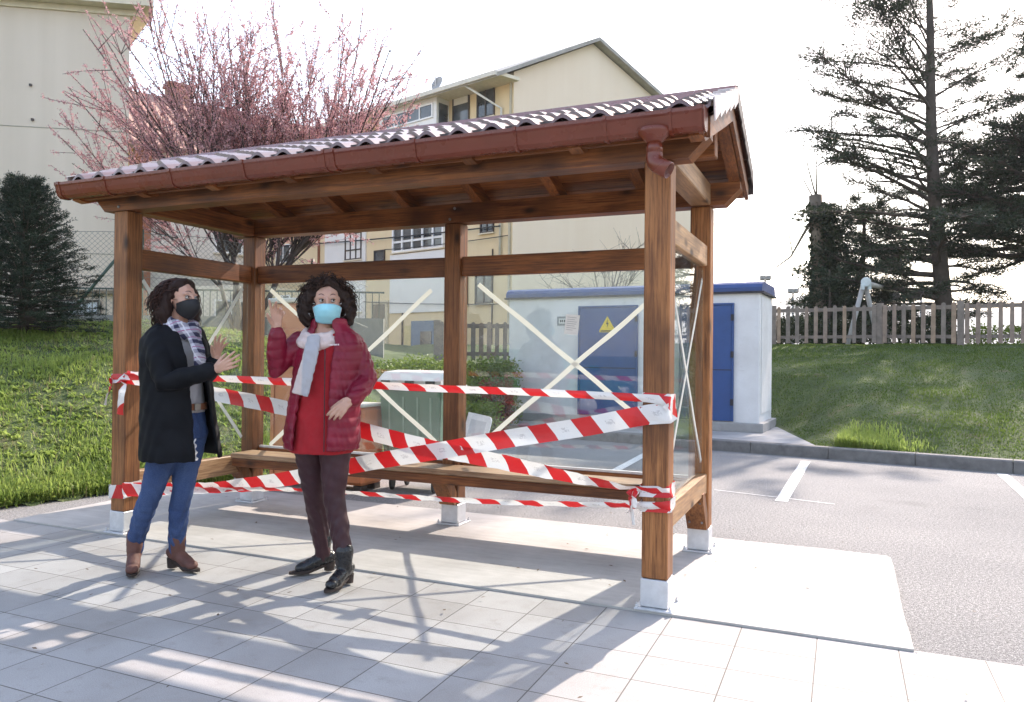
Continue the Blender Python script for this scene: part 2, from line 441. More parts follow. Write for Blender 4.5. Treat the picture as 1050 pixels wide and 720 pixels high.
# grid laid along the kerb so the edge is straight
def rfield():
    A = np.r_[np.arange(-14, -3, .25), np.arange(-3, 1, .05), np.arange(1, 30, .25)]; S = np.r_[np.arange(.14, 3.2, .06), np.arange(3.2, 9, .25), np.arange(9, 60, 1.5)]
    AA, SS = np.meshgrid(A, S)
    X = ko.x + AA * kd.x + SS * kn.x; Y = ko.y + AA * kd.y + SS * kn.y
    Z = rh(X, Y); K = rkeep(X, Y); nx = len(A)
    F = [(j * nx + i, j * nx + i + 1, (j + 1) * nx + i + 1, (j + 1) * nx + i) for j in range(len(S) - 1) for i in range(nx - 1)
         if K[j, i] and K[j, i + 1] and K[j + 1, i] and K[j + 1, i + 1]]
    o = mesh_obj('right_bank', np.stack([X, Y, Z], -1).reshape(-1, 3), np.array(F), SOIL, smooth=True); tag(o, kind='structure')
rfield()

# grass blades: one mass object per bank
def blades(name, P, H, Wd, mat, lean=0.6, seed=1, segs=2):
    g = np.random.default_rng(seed); n = len(P)
    a = g.uniform(0, 2 * np.pi, n); d = np.stack([np.cos(a), np.sin(a), np.zeros(n)], -1)
    side = np.stack([-np.sin(a), np.cos(a), np.zeros(n)], -1)
    ln = g.uniform(0.15, 1.0, n)[:, None] * lean
    H = H[:, None]; Wd = Wd[:, None]
    b0 = P - side * Wd / 2; b1 = P + side * Wd / 2
    mid = P + d * H * ln * .35 + np.array([0, 0, 1]) * H * .62
    m0 = mid - side * Wd * .36; m1 = mid + side * Wd * .36
    tip = P + d * H * ln * 1.0 + np.array([0, 0, 1]) * H * (1.0 - .35 * ln)
    V = np.stack([b0, b1, m1, m0, tip], 1).reshape(-1, 3)
    k = np.arange(n)[:, None] * 5
    T = np.concatenate([k + [0, 1, 2], k + [0, 2, 3], k + [3, 2, 4]], 0)
    # keep islands together
    o = mesh_obj(name, V, T, mat); tag(o, kind='stuff'); return o
gr_ = np.random.default_rng(5)
def scatter(n, x0, x1, y0, y1, hf, keep):
    x = gr_.uniform(x0, x1, n); y = gr_.uniform(y0, y1, n); k = keep(x, y); x, y = x[k], y[k]
    return np.stack([x, y, hf(x, y) - .01], -1)
def patch(x, y, s, ph=0.0):
    return 0.5 + 0.5 * np.sin(x * 1.7 * s + 2 * np.sin(y * 1.1 * s + ph)) * np.sin(y * 2.1 * s + 1.5 * np.sin(x * 1.3 * s + ph))
GL = leaf_mat('grass_sunny', (0.17, 0.26, 0.05), (0.38, 0.47, 0.13), 0.55, 0.45, 1.6)
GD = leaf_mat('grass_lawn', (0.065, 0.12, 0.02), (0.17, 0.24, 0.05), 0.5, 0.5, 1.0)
GDRY = leaf_mat('grass_dry', (0.24, 0.20, 0.10), (0.34, 0.30, 0.16), 0.3, 0.6, 2.0)
def lk2(x, y):
    return (lf(x, y) > -.02) & (y < 11.6 + 0 * x) & (np.abs(x / y) < 0.95)
P1 = scatter(150000, -9.5, -0.6, 5.0, 11.6, lh, lk2)
pt = patch(P1[:, 0], P1[:, 1], 1.4)
keep = gr_.uniform(0, 1, len(P1)) < 0.22 + 0.78 * np.clip(pt * 1.3, 0, 1)
P1 = P1[keep]; pt = pt[keep]
dry = gr_.uniform(0, 1, len(P1)) < 0.12 * (pt < .45) + .03
blades('bank_grass', P1[~dry], (gr_.uniform(.03, .085, (~dry).sum()) * (.5 + 1.2 * pt[~dry] ** 2)), gr_.uniform(.006, .014, (~dry).sum()), GL, 1.0, 2)
blades('dry_grass', P1[dry], gr_.uniform(.05, .16, dry.sum()), gr_.uniform(.004, .009, dry.sum()), GDRY, 1.3, 3)
# rank grass along the foot of the left bank
tt = gr_.uniform(0, 1, 9000); fx = np.interp(tt, [0, .35, .6, 1], [-5.6, -4.22, -3.7, -2.75]); fy = np.interp(tt, [0, .35, .6, 1], [4.5, 6.26, 6.95, 7.82])
off = gr_.exponential(.16, 9000); fx = fx - .73 * off; fy = fy + .68 * off
P2 = np.stack([fx, fy, lh(fx, fy) - .01], -1)
blades('bank_edge_grass', P2, gr_.uniform(.05, .17, 9000), gr_.uniform(.008, .016, 9000), GL, 1.1, 4)
def rk2(x, y):
    a, s = rs(x, y)
    return (s > .16) & (s < 9.5) & ((a > -0.12 - .42 * s) | (s > 2.9)) & (x / y > .22) & (x / y < .95)
P3 = scatter(440000, 2.2, 18, 6.0, 21, rh, rk2)
pt3 = patch(P3[:, 0], P3[:, 1], .9, 1.0)
blades('lawn_grass', P3, gr_.uniform(.018, .045, len(P3)) * (.7 + .7 * pt3), gr_.uniform(.008, .016, len(P3)), GD, 1.0, 6)
# taller tuft at the corner of the pad
tx = gr_.normal(0, 1, 3500); ty = np.abs(gr_.normal(0, 1, 3500))
aa = .05 + np.abs(tx) * .45 * .9; ss = .2 + ty * .35
P4 = np.stack([ko.x + aa * kd.x + ss * kn.x, ko.y + aa * kd.y + ss * kn.y, np.zeros(3500)], -1); P4[:, 2] = rh(P4[:, 0], P4[:, 1]) - .01
blades('tuft_grass', P4, gr_.uniform(.10, .26, 3500) * np.exp(-aa * .7), gr_.uniform(.008, .015, 3500), GL, .9, 8)

# broad-leaved weeds among the grass of the left bank
def weeds(name, n, seed):
    g_ = np.random.default_rng(seed)
    P = scatter(n, -9.0, -.8, 5.2, 11.4, lh, lk2); m_ = len(P)
    C = np.repeat(P, 9, 0); k = len(C)
    a = g_.uniform(0, 2 * np.pi, k); e = g_.uniform(.15, .9, k); A = np.stack([np.cos(a) * np.cos(e), np.sin(a) * np.cos(e), np.sin(e)], -1)
    L = g_.uniform(.03, .085, k)[:, None]; b = np.stack([-np.sin(a), np.cos(a), np.zeros(k)], -1); c_ = np.cross(A, b)
    C = C + np.array([0, 0, .012]) + g_.normal(size=(k, 3)) * [.02, .02, .006]
    V = np.stack([C, C + A * L * .5 + b * L * .22 - c_ * L * .05, C + A * L - c_ * L * .12, C + A * L * .5 - b * L * .22 - c_ * L * .05], 1).reshape(-1, 3)
    q = np.arange(k)[:, None] * 4
    o = mesh_obj(name, V, np.concatenate([q + [0, 1, 2], q + [0, 2, 3]], 1).reshape(-1, 3), GL); tag(o, kind='stuff')
weeds('broad_leaves', 5200, 12)
# dead leaves and grit blown on the slab, the paving and along the kerb
g_ = np.random.default_rng(31); n = 150
lx = g_.uniform(-4.6, 1.6, n); ly = g_.uniform(-3.2, 2.6, n); P = np.array([list(wpt(a, b, 0.004)) for a, b in zip(lx, ly)])
a = g_.uniform(0, 6.28, n); L = g_.uniform(.005, .017, n)[:, None]; A = np.stack([np.cos(a), np.sin(a), 0 * a], -1); B = np.stack([-np.sin(a), np.cos(a), 0 * a], -1); Z = np.array([0, 0, 1.0])
V = np.stack([P, P + A * L + B * L * .5 + Z * .002, P + A * L * 2 + Z * .004, P + A * L - B * L * .5 + Z * .003], 1).reshape(-1, 3); q = np.arange(n)[:, None] * 4
o = mesh_obj('leaf_litter', V, np.concatenate([q + [0, 1, 2], q + [0, 2, 3]], 1).reshape(-1, 3), leaf_mat('dead_leaf', (.06, .035, .02), (.16, .10, .05), .1)); tag(o, kind='stuff')
# ------------------------------------------------------------------ the timber shelter
PW, SW, SD = 0.133, 3.9457, 1.4
sh = empty('timber_shelter', wpt(0, 0, 0), -YAW)
tag(sh, 'brown timber bus shelter with tiled gable roof, glass walls and bench', 'bus shelter')
GALV = simple('galvanised_steel', (0.62, 0.63, 0.65), 0.42, 0.35, var=0.12, scale=14)
GUT = simple('brown_gutter_paint', (0.15, 0.032, 0.017), 0.28, 0.0, var=0.12, scale=3)
TILE = NT('roof_sheet'); v = TILE.coord('Object')
TILE.set(TILE.ramp(TILE.noise(v, 5, 4), [(0.3, (0.075, 0.028, 0.020)), (0.7, (0.12, 0.045, 0.034))]), 0.3, 0.0, 1.0, Coat_Weight=0.7, Coat_Roughness=0.3, Coat_Tint=(1.0, .90, .84, 1)); TILE = TILE.m
BOLT = simple('bolt_steel', (0.25, 0.24, 0.23), 0.4, 0.8)
def beam(name, x0, x1, y0, y1, z0, z1, mat, parent=sh, bev=.006): return box(name, x0, x1, y0, y1, z0, z1, mat, parent, bev)
px = {'FR': -PW, 'FL': -SW, 'BR': -PW, 'BL': -SW, 'BM': -SW + .516 * (SW - PW)}
py = {'FR': 0, 'FL': 0, 'BR': SD - PW, 'BL': SD - PW, 'BM': SD - PW}
ZT = 2.268
for k in px:
    x, y = px[k], py[k]
    p = beam('post', x, x + PW, y, y + PW, .155, ZT, WZ)
    bm = bmesh.new(); bm_box(bm, x - .004, x + PW + .004, y - .004, y + PW + .004, .012, .152, .004)
    bm_box(bm, x - .03, x + PW + .03, y - .03, y + PW + .03, 0.0, .010, .002)
    for bx in (-.018, PW + .018):
        for by in (-.018, PW + .018):
            bm_lathe(bm, [(.009, 0), (.009, .012), (.005, .013), (.005, .024)], 6, (x + bx, y + by, .0105))
    bm_obj('metal_base', bm, GALV, p)
    bm = bmesh.new()
    for zz in (.25, .31): bm_lathe(bm, [(.006, -.002), (.006, .002)], 8, (x + PW / 2, y - .002, zz))
    bm.free()
# plates (front/back run past the posts with chamfered ends)
def plate(name, y0, y1, z0, z1, xa, xb):
    bm = bmesh.new()
    c = .10
    prof = [(xa + c, z0), (xb - c, z0), (xb, z0 + c), (xb, z1), (xa, z1), (xa, z0 + c)]
    bm_prism(bm, prof, 'y', y0, y1)
    return bm_obj(name, bm, WX, sh)
plate('front_beam', 0.0, PW, 2.272, 2.415, -4.14, .185)
plate('back_beam', SD - PW, SD, 2.272, 2.415, -4.14, .185)
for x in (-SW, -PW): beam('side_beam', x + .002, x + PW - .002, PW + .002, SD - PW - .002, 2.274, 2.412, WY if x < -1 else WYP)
# upper rails
ry0, ry1 = SD - PW + .03, SD - PW + .10
beam('upper_rail', px['BL'] + PW + .001, px['BM'] - .001, ry0, ry1, 1.873, 2.018, WX)
beam('upper_rail', px['BM'] + PW + .001, px['BR'] - .001, ry0, ry1, 1.873, 2.018, WX)
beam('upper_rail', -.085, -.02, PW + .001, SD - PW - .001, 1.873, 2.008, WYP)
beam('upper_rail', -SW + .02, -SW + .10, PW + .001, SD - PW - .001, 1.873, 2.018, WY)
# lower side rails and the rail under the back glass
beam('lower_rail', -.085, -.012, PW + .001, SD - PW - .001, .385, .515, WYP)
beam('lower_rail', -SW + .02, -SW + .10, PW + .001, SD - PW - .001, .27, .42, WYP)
beam('lower_rail', px['BL'] + PW + .001, px['BM'] - .001, SD - .075, SD - .012, .34, .465, WX)
beam('lower_rail', px['BM'] + PW + .001, px['BR'] - .001, SD - .075, SD - .012, .34, .465, WX)
# bench
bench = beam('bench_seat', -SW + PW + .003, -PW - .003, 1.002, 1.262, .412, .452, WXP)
beam('seat_beam', -SW + PW + .02, -PW - .003, 1.000, 1.07, .345, .411, WX, bench)
for k in ('BL', 'BM', 'BR'):
    xc = px[k] + PW / 2
    bm = bmesh.new()
    prof = [(1.225, .155), (1.262, .155), (1.262, .25), (1.155, .409), (1.075, .409), (1.075, .37), (1.09, .345)]
    bm_prism(bm, prof, 'x', xc - .062, xc + .062)
    b = bm_obj('brace', bm, WZ, bench)
    for zz, yy in ((.36, 1.098), (.22, 1.186)):
        for dx in (-.04, .04):
            bm = bmesh.new(); bm_lathe(bm, [(.008, -.002), (.008, .003)], 8, (xc + dx, 0, 0))
            bmesh.ops.rotate(bm, verts=bm.verts, cent=(xc + dx, 0, 0), matrix=Matrix.Rotation(R(58), 3, 'X'))
            bmesh.ops.translate(bm, verts=bm.verts, vec=(0, yy - .012, zz - .01))
            bm_obj('bolt', bm, BOLT, b)
# roof: ridge along x
EY0, EY1, RY = -.105, 1.55, .72
EZ, RZ = 2.485, 2.80
XA, XB = -4.235, .215
slope = (RZ - EZ) / (RY - EY0)
def rz(y): return RZ - abs(y - RY) * slope
# rafters (each with a tail past the plates)
n = 8
for i in range(n):
    xc = XA + .07 + (XB - XA - .14) * i / (n - 1)
    bm = bmesh.new(); h = .10; w = .035
    prof = [(-.13, rz(-.13) - .075), (RY, RZ - .065), (1.53, rz(1.53) - .075), (1.53, rz(1.53) - .075 - h * .6), (1.46, rz(1.46) - .075 - h), (RY, RZ - .075 - h), (-.06, rz(-.06) - .075 - h), (-.13, rz(-.13) - .075 - h * .6)]
    bm_prism(bm, prof, 'x', xc - w, xc + w)
    bm_obj('rafter', bm, WY, sh)
beam('ridge_beam', XA + .10, XB - .10, RY - .05, RY + .05, RZ - .36, RZ - .185, WX)
# boards under the sheet, running along the eaves
bm = bmesh.new()
nb = 8
for side in (0, 1):
    for i in range(nb):
        ya, yb = (EY0 + .05 + (RY - EY0 - .05) * i / nb, EY0 + .05 + (RY - EY0 - .05) * (i + 1) / nb - .006)
        if side: ya, yb = 2 * RY - ya, 2 * RY - yb
        prof = [(ya, rz(ya) - .071), (yb, rz(yb) - .071), (yb, rz(yb) - .05), (ya, rz(ya) - .05)]
        bm_prism(bm, prof, 'x', XA + .035, XB - .035)
bm_obj('roof_boards', bm, WX, sh)
# tile-form sheet: waves along x, steps up the slope
def sheet(y_e):
    per = .2; k = 12
    nx = int(round((XB - XA) / per)) * k
    xs = np.linspace(XA, XB, nx + 1); ph = (xs - XA) / per * 2 * np.pi
    wave = .027 * (np.clip(np.cos(ph - np.pi), -.55, 1) + .55) / 1.55 * 1.6
    rows = []; step = .21; L = abs(RY - y_e); m_ = int(math.ceil(L / step)); sgn = 1 if y_e < RY else -1
    for r in range(m_):
        for f0, dz in ((0.0, .018), (1.0, .0)):
            t = min((r + f0) * L / m_, L)
            y = y_e + sgn * t
            rows.append((y, rz(y) - .012 + dz))
    V = []
    for y, z in rows:
        for x, wv in zip(xs, wave): V.append((x, y, z + wv))
    nX = len(xs); F = []
    for j in range(len(rows) - 1):
        for i in range(nX - 1):
            a = j * nX + i; F.append((a, a + 1, a + nX + 1, a + nX))
    # eave lip: a short drip edge that follows the waves
    b = len(V)
    for x, wv in zip(xs, wave): V.append((x, y_e - sgn * .004, rz(y_e) - .012 + wv - .004))
    for i in range(nX - 1): F.append((i, b + i, b + i + 1, i + 1))
    return V, F
V, F = sheet(EY0 - .03); V2, F2 = sheet(EY1 + .0)
F2 = [tuple(i + len(V) for i in f) for f in F2]
tiles = mesh_obj('roof_sheet', V + V2, F + F2, TILE, sh, smooth=False)
md = tiles.modifiers.new('thick', 'SOLIDIFY'); md.thickness = .003; md.offset = -1
# ridge cap, verge trims, back eave flashing
bm = bmesh.new()
prof = [(RY - .14, rz(RY - .14) + .005), (RY - .05, RZ + .035), (RY, RZ + .05), (RY + .05, RZ + .035), (RY + .14, rz(RY + .14) + .005), (RY + .05, RZ + .022), (RY, RZ + .034), (RY - .05, RZ + .022)]
bm_prism(bm, prof, 'x', XA - .012, XB + .012); bm_obj('ridge_cap', bm, GUT, sh)
VERGE = simple('verge_sheet_sunlit', (0.62, 0.54, 0.52), 0.3, 0.1, var=.08, spec=.8)  # sun sheen painted into the base colour; the sheet itself is red-brown
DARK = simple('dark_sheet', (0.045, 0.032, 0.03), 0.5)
for xe, sg in ((XB, 1), (XA, -1)):
    bm = bmesh.new()
    for (ya, yb) in ((EY0 - .03, RY), (RY, EY1 + .01)):
        N = 5
        for i in range(N):
            y0 = ya + (yb - ya) * i / N; y1 = ya + (yb - ya) * (i + 1) / N
            lift = .006 * (i if ya < RY else N - i)
            x0, x1 = sorted((xe - sg * .07, xe + sg * .022)); x2, x3 = sorted((xe + sg * .014, xe + sg * .022))
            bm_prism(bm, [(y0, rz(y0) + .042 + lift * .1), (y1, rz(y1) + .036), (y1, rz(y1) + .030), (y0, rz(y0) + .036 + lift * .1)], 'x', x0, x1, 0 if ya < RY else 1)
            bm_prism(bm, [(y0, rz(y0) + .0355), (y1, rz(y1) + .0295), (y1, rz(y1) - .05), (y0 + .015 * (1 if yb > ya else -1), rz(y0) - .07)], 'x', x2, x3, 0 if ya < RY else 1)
    vt = bm_obj('verge_trim', bm, [VERGE, DARK], sh)
    bm = bmesh.new()
    for (ya, yb) in ((EY0 + .02, RY), (RY, EY1 - .03)):
        x2, x3 = sorted((xe - sg * .03, xe - sg * .008))
        bm_prism(bm, [(ya, rz(ya) - .055), (yb, rz(yb) - .055), (yb, rz(yb) - .155), (ya, rz(ya) - .155)], 'x', x2, x3)
    bm_obj('barge_board', bm, WY, sh)
    bm = bmesh.new()
    for i in range(8):
        y = EY0 + .06 + (RY - EY0 - .1) * i / 7
        bm_lathe(bm, [(.005, 0), (.005, .003)], 6, (0, 0, 0))
    bm.free()
box('fascia_board', XA + .02, XB - .02, EY0 + .012, EY0 + .035, 2.345, 2.428, WX, sh, .003)
bm = bmesh.new(); bm_prism(bm, [(EY1 + .001, rz(EY1) + .02), (EY1 + .012, rz(EY1) + .02), (EY1 + .02, rz(EY1) - .10), (EY1 + .008, rz(EY1) - .10)], 'x', XA, XB + .02)
bm_obj('back_flashing', bm, DARK, sh)
box('eave_closure', XA + .03, XB - .03, EY0 + .036, EY0 + .050, 2.43, rz(EY0) + .03, DARK, sh)
# gutter: half round with a beaded lip
bm = bmesh.new()
def gprof(r, r2, yc, zc):
    a = [(yc + r * math.cos(t), zc + r * math.sin(t)) for t in [math.pi + math.pi * i / 12 for i in range(13)]]
    b = [(yc + r2 * math.cos(t), zc + r2 * math.sin(t)) for t in [2 * math.pi - math.pi * i / 12 for i in range(13)]]
    return a + b
GYC, GZC = EY0 - .055, 2.452
def shaped(sc=1.0, dz=0.0):
    # ogee front: lip, slope in, flat bottom, upright back
    p = [(-.066, .0), (-.066, -.018), (-.058, -.028), (-.050, -.06), (-.040, -.088), (-.018, -.104), (.020, -.104), (.045, -.085), (.052, -.05), (.052, .012)]
    return [(GYC + a * sc, GZC + b * sc + dz) for a, b in p]
def inner(sc=.95): return shaped(sc, 0.0)[::-1]
bm_prism(bm, shaped() + [(GYC + .049, GZC + .012)] + [(GYC + a, GZC + b) for a, b in ((.049, -.048), (.043, -.081), (.019, -.1), (-.017, -.1), (-.037, -.085), (-.047, -.058), (-.055, -.026), (-.063, -.016), (-.063, 0))], 'x', XA - .02, XB - .02)
gut = bm_obj('gutter', bm, GUT, sh)
bm = bmesh.new()
bm.free()
for xx, xr in ((XA - .024, XA - .0), (XB - .02, XB - .05)):
    bm = bmesh.new(); bm_prism(bm, shaped(1.03, .001), 'x', xx, xx + .004); bm_obj('end_cap', bm, GUT, gut)
    bm = bmesh.new(); bm_prism(bm, shaped(1.09, .003), 'x', xr, xr + .024); bm_obj('end_collar', bm, GUT, gut)
for i, xx in enumerate([-3.78, -3.18, -2.58, -1.97, -1.37, -.77, -.29, .03]):
    bm = bmesh.new(); w = .016 if i != 3 else .07
    bm_prism(bm, shaped(1.10 if i != 3 else 1.05, .003), 'x', xx, xx + w)
    if i == 3:
        bm_prism(bm, shaped(1.12, .004), 'x', xx - .006, xx + .01); bm_prism(bm, shaped(1.12, .004), 'x', xx + .06, xx + .076)
    bm_obj('gutter_bracket', bm, GUT, gut)
# outlet and elbow
ox, oy, oz = -.045, GYC - .008, GZC - .110
tb = Tubes()
tb.add([(ox, oy, oz + .035), (ox, oy, oz + .012), (ox, oy, oz - .022), (ox, oy, oz - .03)], [.085, .082, .046, .040], 20)
tb.add([(ox, oy, oz - .028), (ox, oy, oz - .085)], .040, 20)
elbow = [(ox, oy, oz - .08), (ox, oy, oz - .10)]
for i in range(1, 7):
    a = R(60) * i / 6
    elbow.append((ox + .05 * (1 - math.cos(a)) + 0, oy - .01 * i / 6, oz - .10 - .05 * math.sin(a)))
e = Vector(elbow[-1]); d = Vector((math.sin(R(60)), -.12, -math.cos(R(60))))
elbow.append(tuple(e + d * .06))
ob = tb.build('outlet', GUT, gut)
V = []; F = []
ptsE, TE, NE = frames(elbow); kk = 20
for rr in (.041, .037):
    for p, t, nn in zip(ptsE, TE, NE):
        mm = t.cross(nn)
        for j in range(kk):
            a = 2 * math.pi * j / kk; V.append(p + (nn * math.cos(a) + mm * math.sin(a)) * rr)
L = len(ptsE)
for s in (0, 1):
    for i in range(L - 1):
        for j in range(kk):
            a = s * L * kk + i * kk + j; b = s * L * kk + i * kk + (j + 1) % kk
            F.append((a, b, b + kk, a + kk) if s == 0 else (a, a + kk, b + kk, b))
for j in range(kk):
    a = (L - 1) * kk + j; b = (L - 1) * kk + (j + 1) % kk
    F.append((a, b, b + L * kk, a + L * kk))
mesh_obj('downpipe_elbow', V, F, GUT, gut, smooth=True)

# glass panels with tape crosses
g = NT('clear_glass'); g.t.nodes.remove(g.b)
gl = g.n('ShaderNodeBsdfGlossy'); gl.inputs['Roughness'].default_value = 0.0
tp = g.n('ShaderNodeBsdfTransparent'); tp.inputs['Color'].default_value = (0.93, 0.965, 0.95, 1)
fr = g.n('ShaderNodeLayerWeight'); fr.inputs['Blend'].default_value = 0.5
fw_ = g.math('ADD', g.math('MULTIPLY', g.math('POWER', fr.outputs['Facing'], 4.5), 0.75), 0.055)
mx = g.n('ShaderNodeMixShader'); g.l(fw_, mx.inputs[0]); g.l(tp.outputs[0], mx.inputs[1]); g.l(gl.outputs[0], mx.inputs[2])
dv = g.n('ShaderNodeBsdfDiffuse'); dv.inputs['Color'].default_value = (0.8, 0.82, 0.84, 1)
vv = g.coord('Object'); dust = g.ramp(g.noise(vv, 2.5, 6, 0.7), [(0.45, 0.004), (0.75, 0.045)])
mx2 = g.n('ShaderNodeMixShader'); g.l(dust, mx2.inputs[0]); g.l(mx.outputs[0], mx2.inputs[1]); g.l(dv.outputs[0], mx2.inputs[2]); g.l(mx2.outputs[0], g.out.inputs['Surface'])
GLASS = g.m
STRIP = NT('white_tape'); STRIP.set((.80, .80, .77), .5)
_t = STRIP.n('ShaderNodeBsdfTranslucent'); _t.inputs['Color'].default_value = (.85, .85, .80, 1); _m = STRIP.n('ShaderNodeMixShader'); _m.inputs[0].default_value = .5
STRIP.l(STRIP.b.outputs[0], _m.inputs[1]); STRIP.l(_t.outputs[0], _m.inputs[2]); STRIP.l(_m.outputs[0], STRIP.out.inputs['Surface']); STRIP = STRIP.m
GZ0, GZ1 = .472, 1.866
def on_back(u, z, off): return Vector((u, SD - .052 - off, z))
def xstrip(pa, pb, w, nrm, off, parent, hook=False):
    pa = Vector(pa); pb = Vector(pb); nrm = Vector(nrm); d = (pb - pa).normalized(); s = d.cross(nrm).normalized() * w / 2
    o0 = nrm * off; o1 = nrm * (off + .0016)
    bm = bmesh.new(); N = 14; prev = None
    for i in range(N + 1):
        p = pa.lerp(pb, i / N) + s * .18 * math.sin(i * 1.3) ; ww = s * (1 + .07 * math.sin(i * 2.1))
        ring = [bm.verts.new(q) for q in (p - ww + o0, p + ww + o0, p + ww + o1, p - ww + o1)]
        if prev:
            for j in range(4): bm.faces.new((prev[j], ring[j], ring[(j + 1) % 4], prev[(j + 1) % 4]))
        else: bm.faces.new(ring[::-1])
        prev = ring
    bm.faces.new(prev)
    return bm_obj('tape_strip', bm, STRIP, parent)
panes = []
def back_pane(x0, x1, A, B):
    p = box('glass_panel', x0, x1, SD - .052, SD - .044, GZ0, GZ1, GLASS, sh)
    bm = bmesh.new(); bm_box(bm, x0, x1, SD - .062, SD - .036, GZ0 - .006, GZ0 - .001 + .012); bm_obj('edge_strip', bm, GALV, p)
    xstrip((A[0], SD - .052, A[1]), (A[2], SD - .052, A[3]), .034, (0, -1, 0), .001, p)
    xstrip((B[0], SD - .052, B[1]), (B[2], SD - .052, B[3]), .034, (0, -1, 0), .003, p)
    return p
pane_l = back_pane(px['BL'] + PW + .004, px['BM'] - .004, (-3.71, 1.82, -2.08, .60), (-2.13, 1.775, -3.70, .45 + .04))
pane_r = back_pane(px['BM'] + PW + .004, px['BR'] - .004, (-1.725, 1.81, -.28, .70), (-.29, 1.765, -1.70, .60))
def side_pane(x, ya, yb, A, B, nx):
    p = box('glass_panel', x - .004, x + .004, ya, yb, .535 if nx > 0 else .44, GZ1, GLASS, sh)
    xstrip((x + nx * .004, A[0], A[1]), (x + nx * .004, A[2], A[3]), .03, (nx, 0, 0), .001, p)
    xstrip((x + nx * .004, B[0], B[1]), (x + nx * .004, B[2], B[3]), .03, (nx, 0, 0), .003, p)
    return p
side_pane(-.05, PW + .004, SD - PW - .004, (.19, .62, 1.22, 1.78), (.19, 1.75, 1.22, .60), 1)
side_pane(-SW + .06, PW + .004, SD - PW - .004, (.19, .52, 1.2, 1.82), (.19, 1.80, 1.2, .56), 1)

# bolt heads and steel angle plates at the joints
for k in ('FR', 'FL', 'BM'):
    for zz in (2.30, 2.38):
        bm = bmesh.new(); bm_lathe(bm, [(.011, 0), (.011, .004), (.006, .008)], 10)
        bmesh.ops.rotate(bm, verts=bm.verts, cent=(0, 0, 0), matrix=Matrix.Rotation(R(90), 3, 'X'))
        bmesh.ops.translate(bm, verts=bm.verts, vec=(px[k] + PW / 2 + (.02 if zz > 2.33 else -.02), py[k] - .0005, zz)); bm_obj('coach_bolt', bm, BOLT, sh)
# ------------------------------------------------------------------ buildings
STUCCO_G = NT('grey_beige_render'); v = STUCCO_G.coord('Object')
STUCCO_G.set(STUCCO_G.mix(0.5, STUCCO_G.ramp(STUCCO_G.noise(v, .25, 6, .6), [(0.3, (0.66, 0.56, 0.46)), (0.7, (0.73, 0.63, 0.525))]),
             STUCCO_G.ramp(STUCCO_G.noise(STUCCO_G.coord('Object', (1.2, 1.2, .06)), 1.5, 5), [(0.3, (0.60, 0.51, 0.415)), (0.7, (0.73, 0.63, 0.53))])), 0.9)
STUCCO_G.bump(STUCCO_G.noise(v, 40, 4), .2, .01); STUCCO_G = STUCCO_G.m
def stucco(name, a, b):
    s = NT(name); v = s.coord('Object')
    s.set(s.mix(.5, s.ramp(s.noise(v, .5, 6, .6), [(0.3, a), (0.7, b)]), s.ramp(s.noise(s.coord('Object', (1.5, 1.5, .08)), 1.6, 5), [(0.3, a), (0.7, b)])), 0.9)
    s.bump(s.noise(v, 35, 4), .15, .01); return s.m
YEL = stucco('yellow_render', (0.70, 0.55, 0.34), (0.77, 0.62, 0.41))
GAB = stucco('cream_gable_render', (0.79, 0.64, 0.49), (0.84, 0.70, 0.55))
PALE = stucco('pale_render', (0.64, 0.60, 0.54), (0.72, 0.68, 0.62))
WPAN = simple('white_cladding', (0.78, 0.77, 0.76), 0.5, var=.04, scale=1.2)
WFR = simple('white_window_frame', (0.82, 0.82, 0.83), 0.45, var=.03)
BFR = simple('dark_window_frame', (0.045, 0.032, 0.028), 0.45)
BLIND = simple('pale_blind', (0.62, 0.6, 0.55), 0.6, var=.05)
PANE = NT('window_pane'); v = PANE.coord('Object')
PANE.set(PANE.ramp(PANE.noise(v, .9, 3), [(0.35, (0.015, 0.02, 0.027)), (0.7, (0.09, 0.10, 0.11))]), 0.04, 0, 1.0); PANE = PANE.m
EAVE = simple('cream_soffit', (0.7, 0.62, 0.48), 0.7, var=.08)
ROOFT = NT('red_roof_tiles'); v = ROOFT.coord('Object')
wv = ROOFT.n('ShaderNodeTexWave', wave_type='BANDS', bands_direction='X'); wv.inputs['Scale'].default_value = 1.3; ROOFT.l(v, wv.inputs['Vector'])
ROOFT.set(ROOFT.ramp(ROOFT.noise(v, 1.2, 6, .7), [(0.3, (0.24, 0.12, 0.09)), (0.7, (0.38, 0.22, 0.17))]), 0.8)
ROOFT.bump(wv.outputs['Fac'], .8, .08); ROOFT = ROOFT.m
CABLE = simple('black_cable', (0.02, 0.02, 0.022), 0.6)

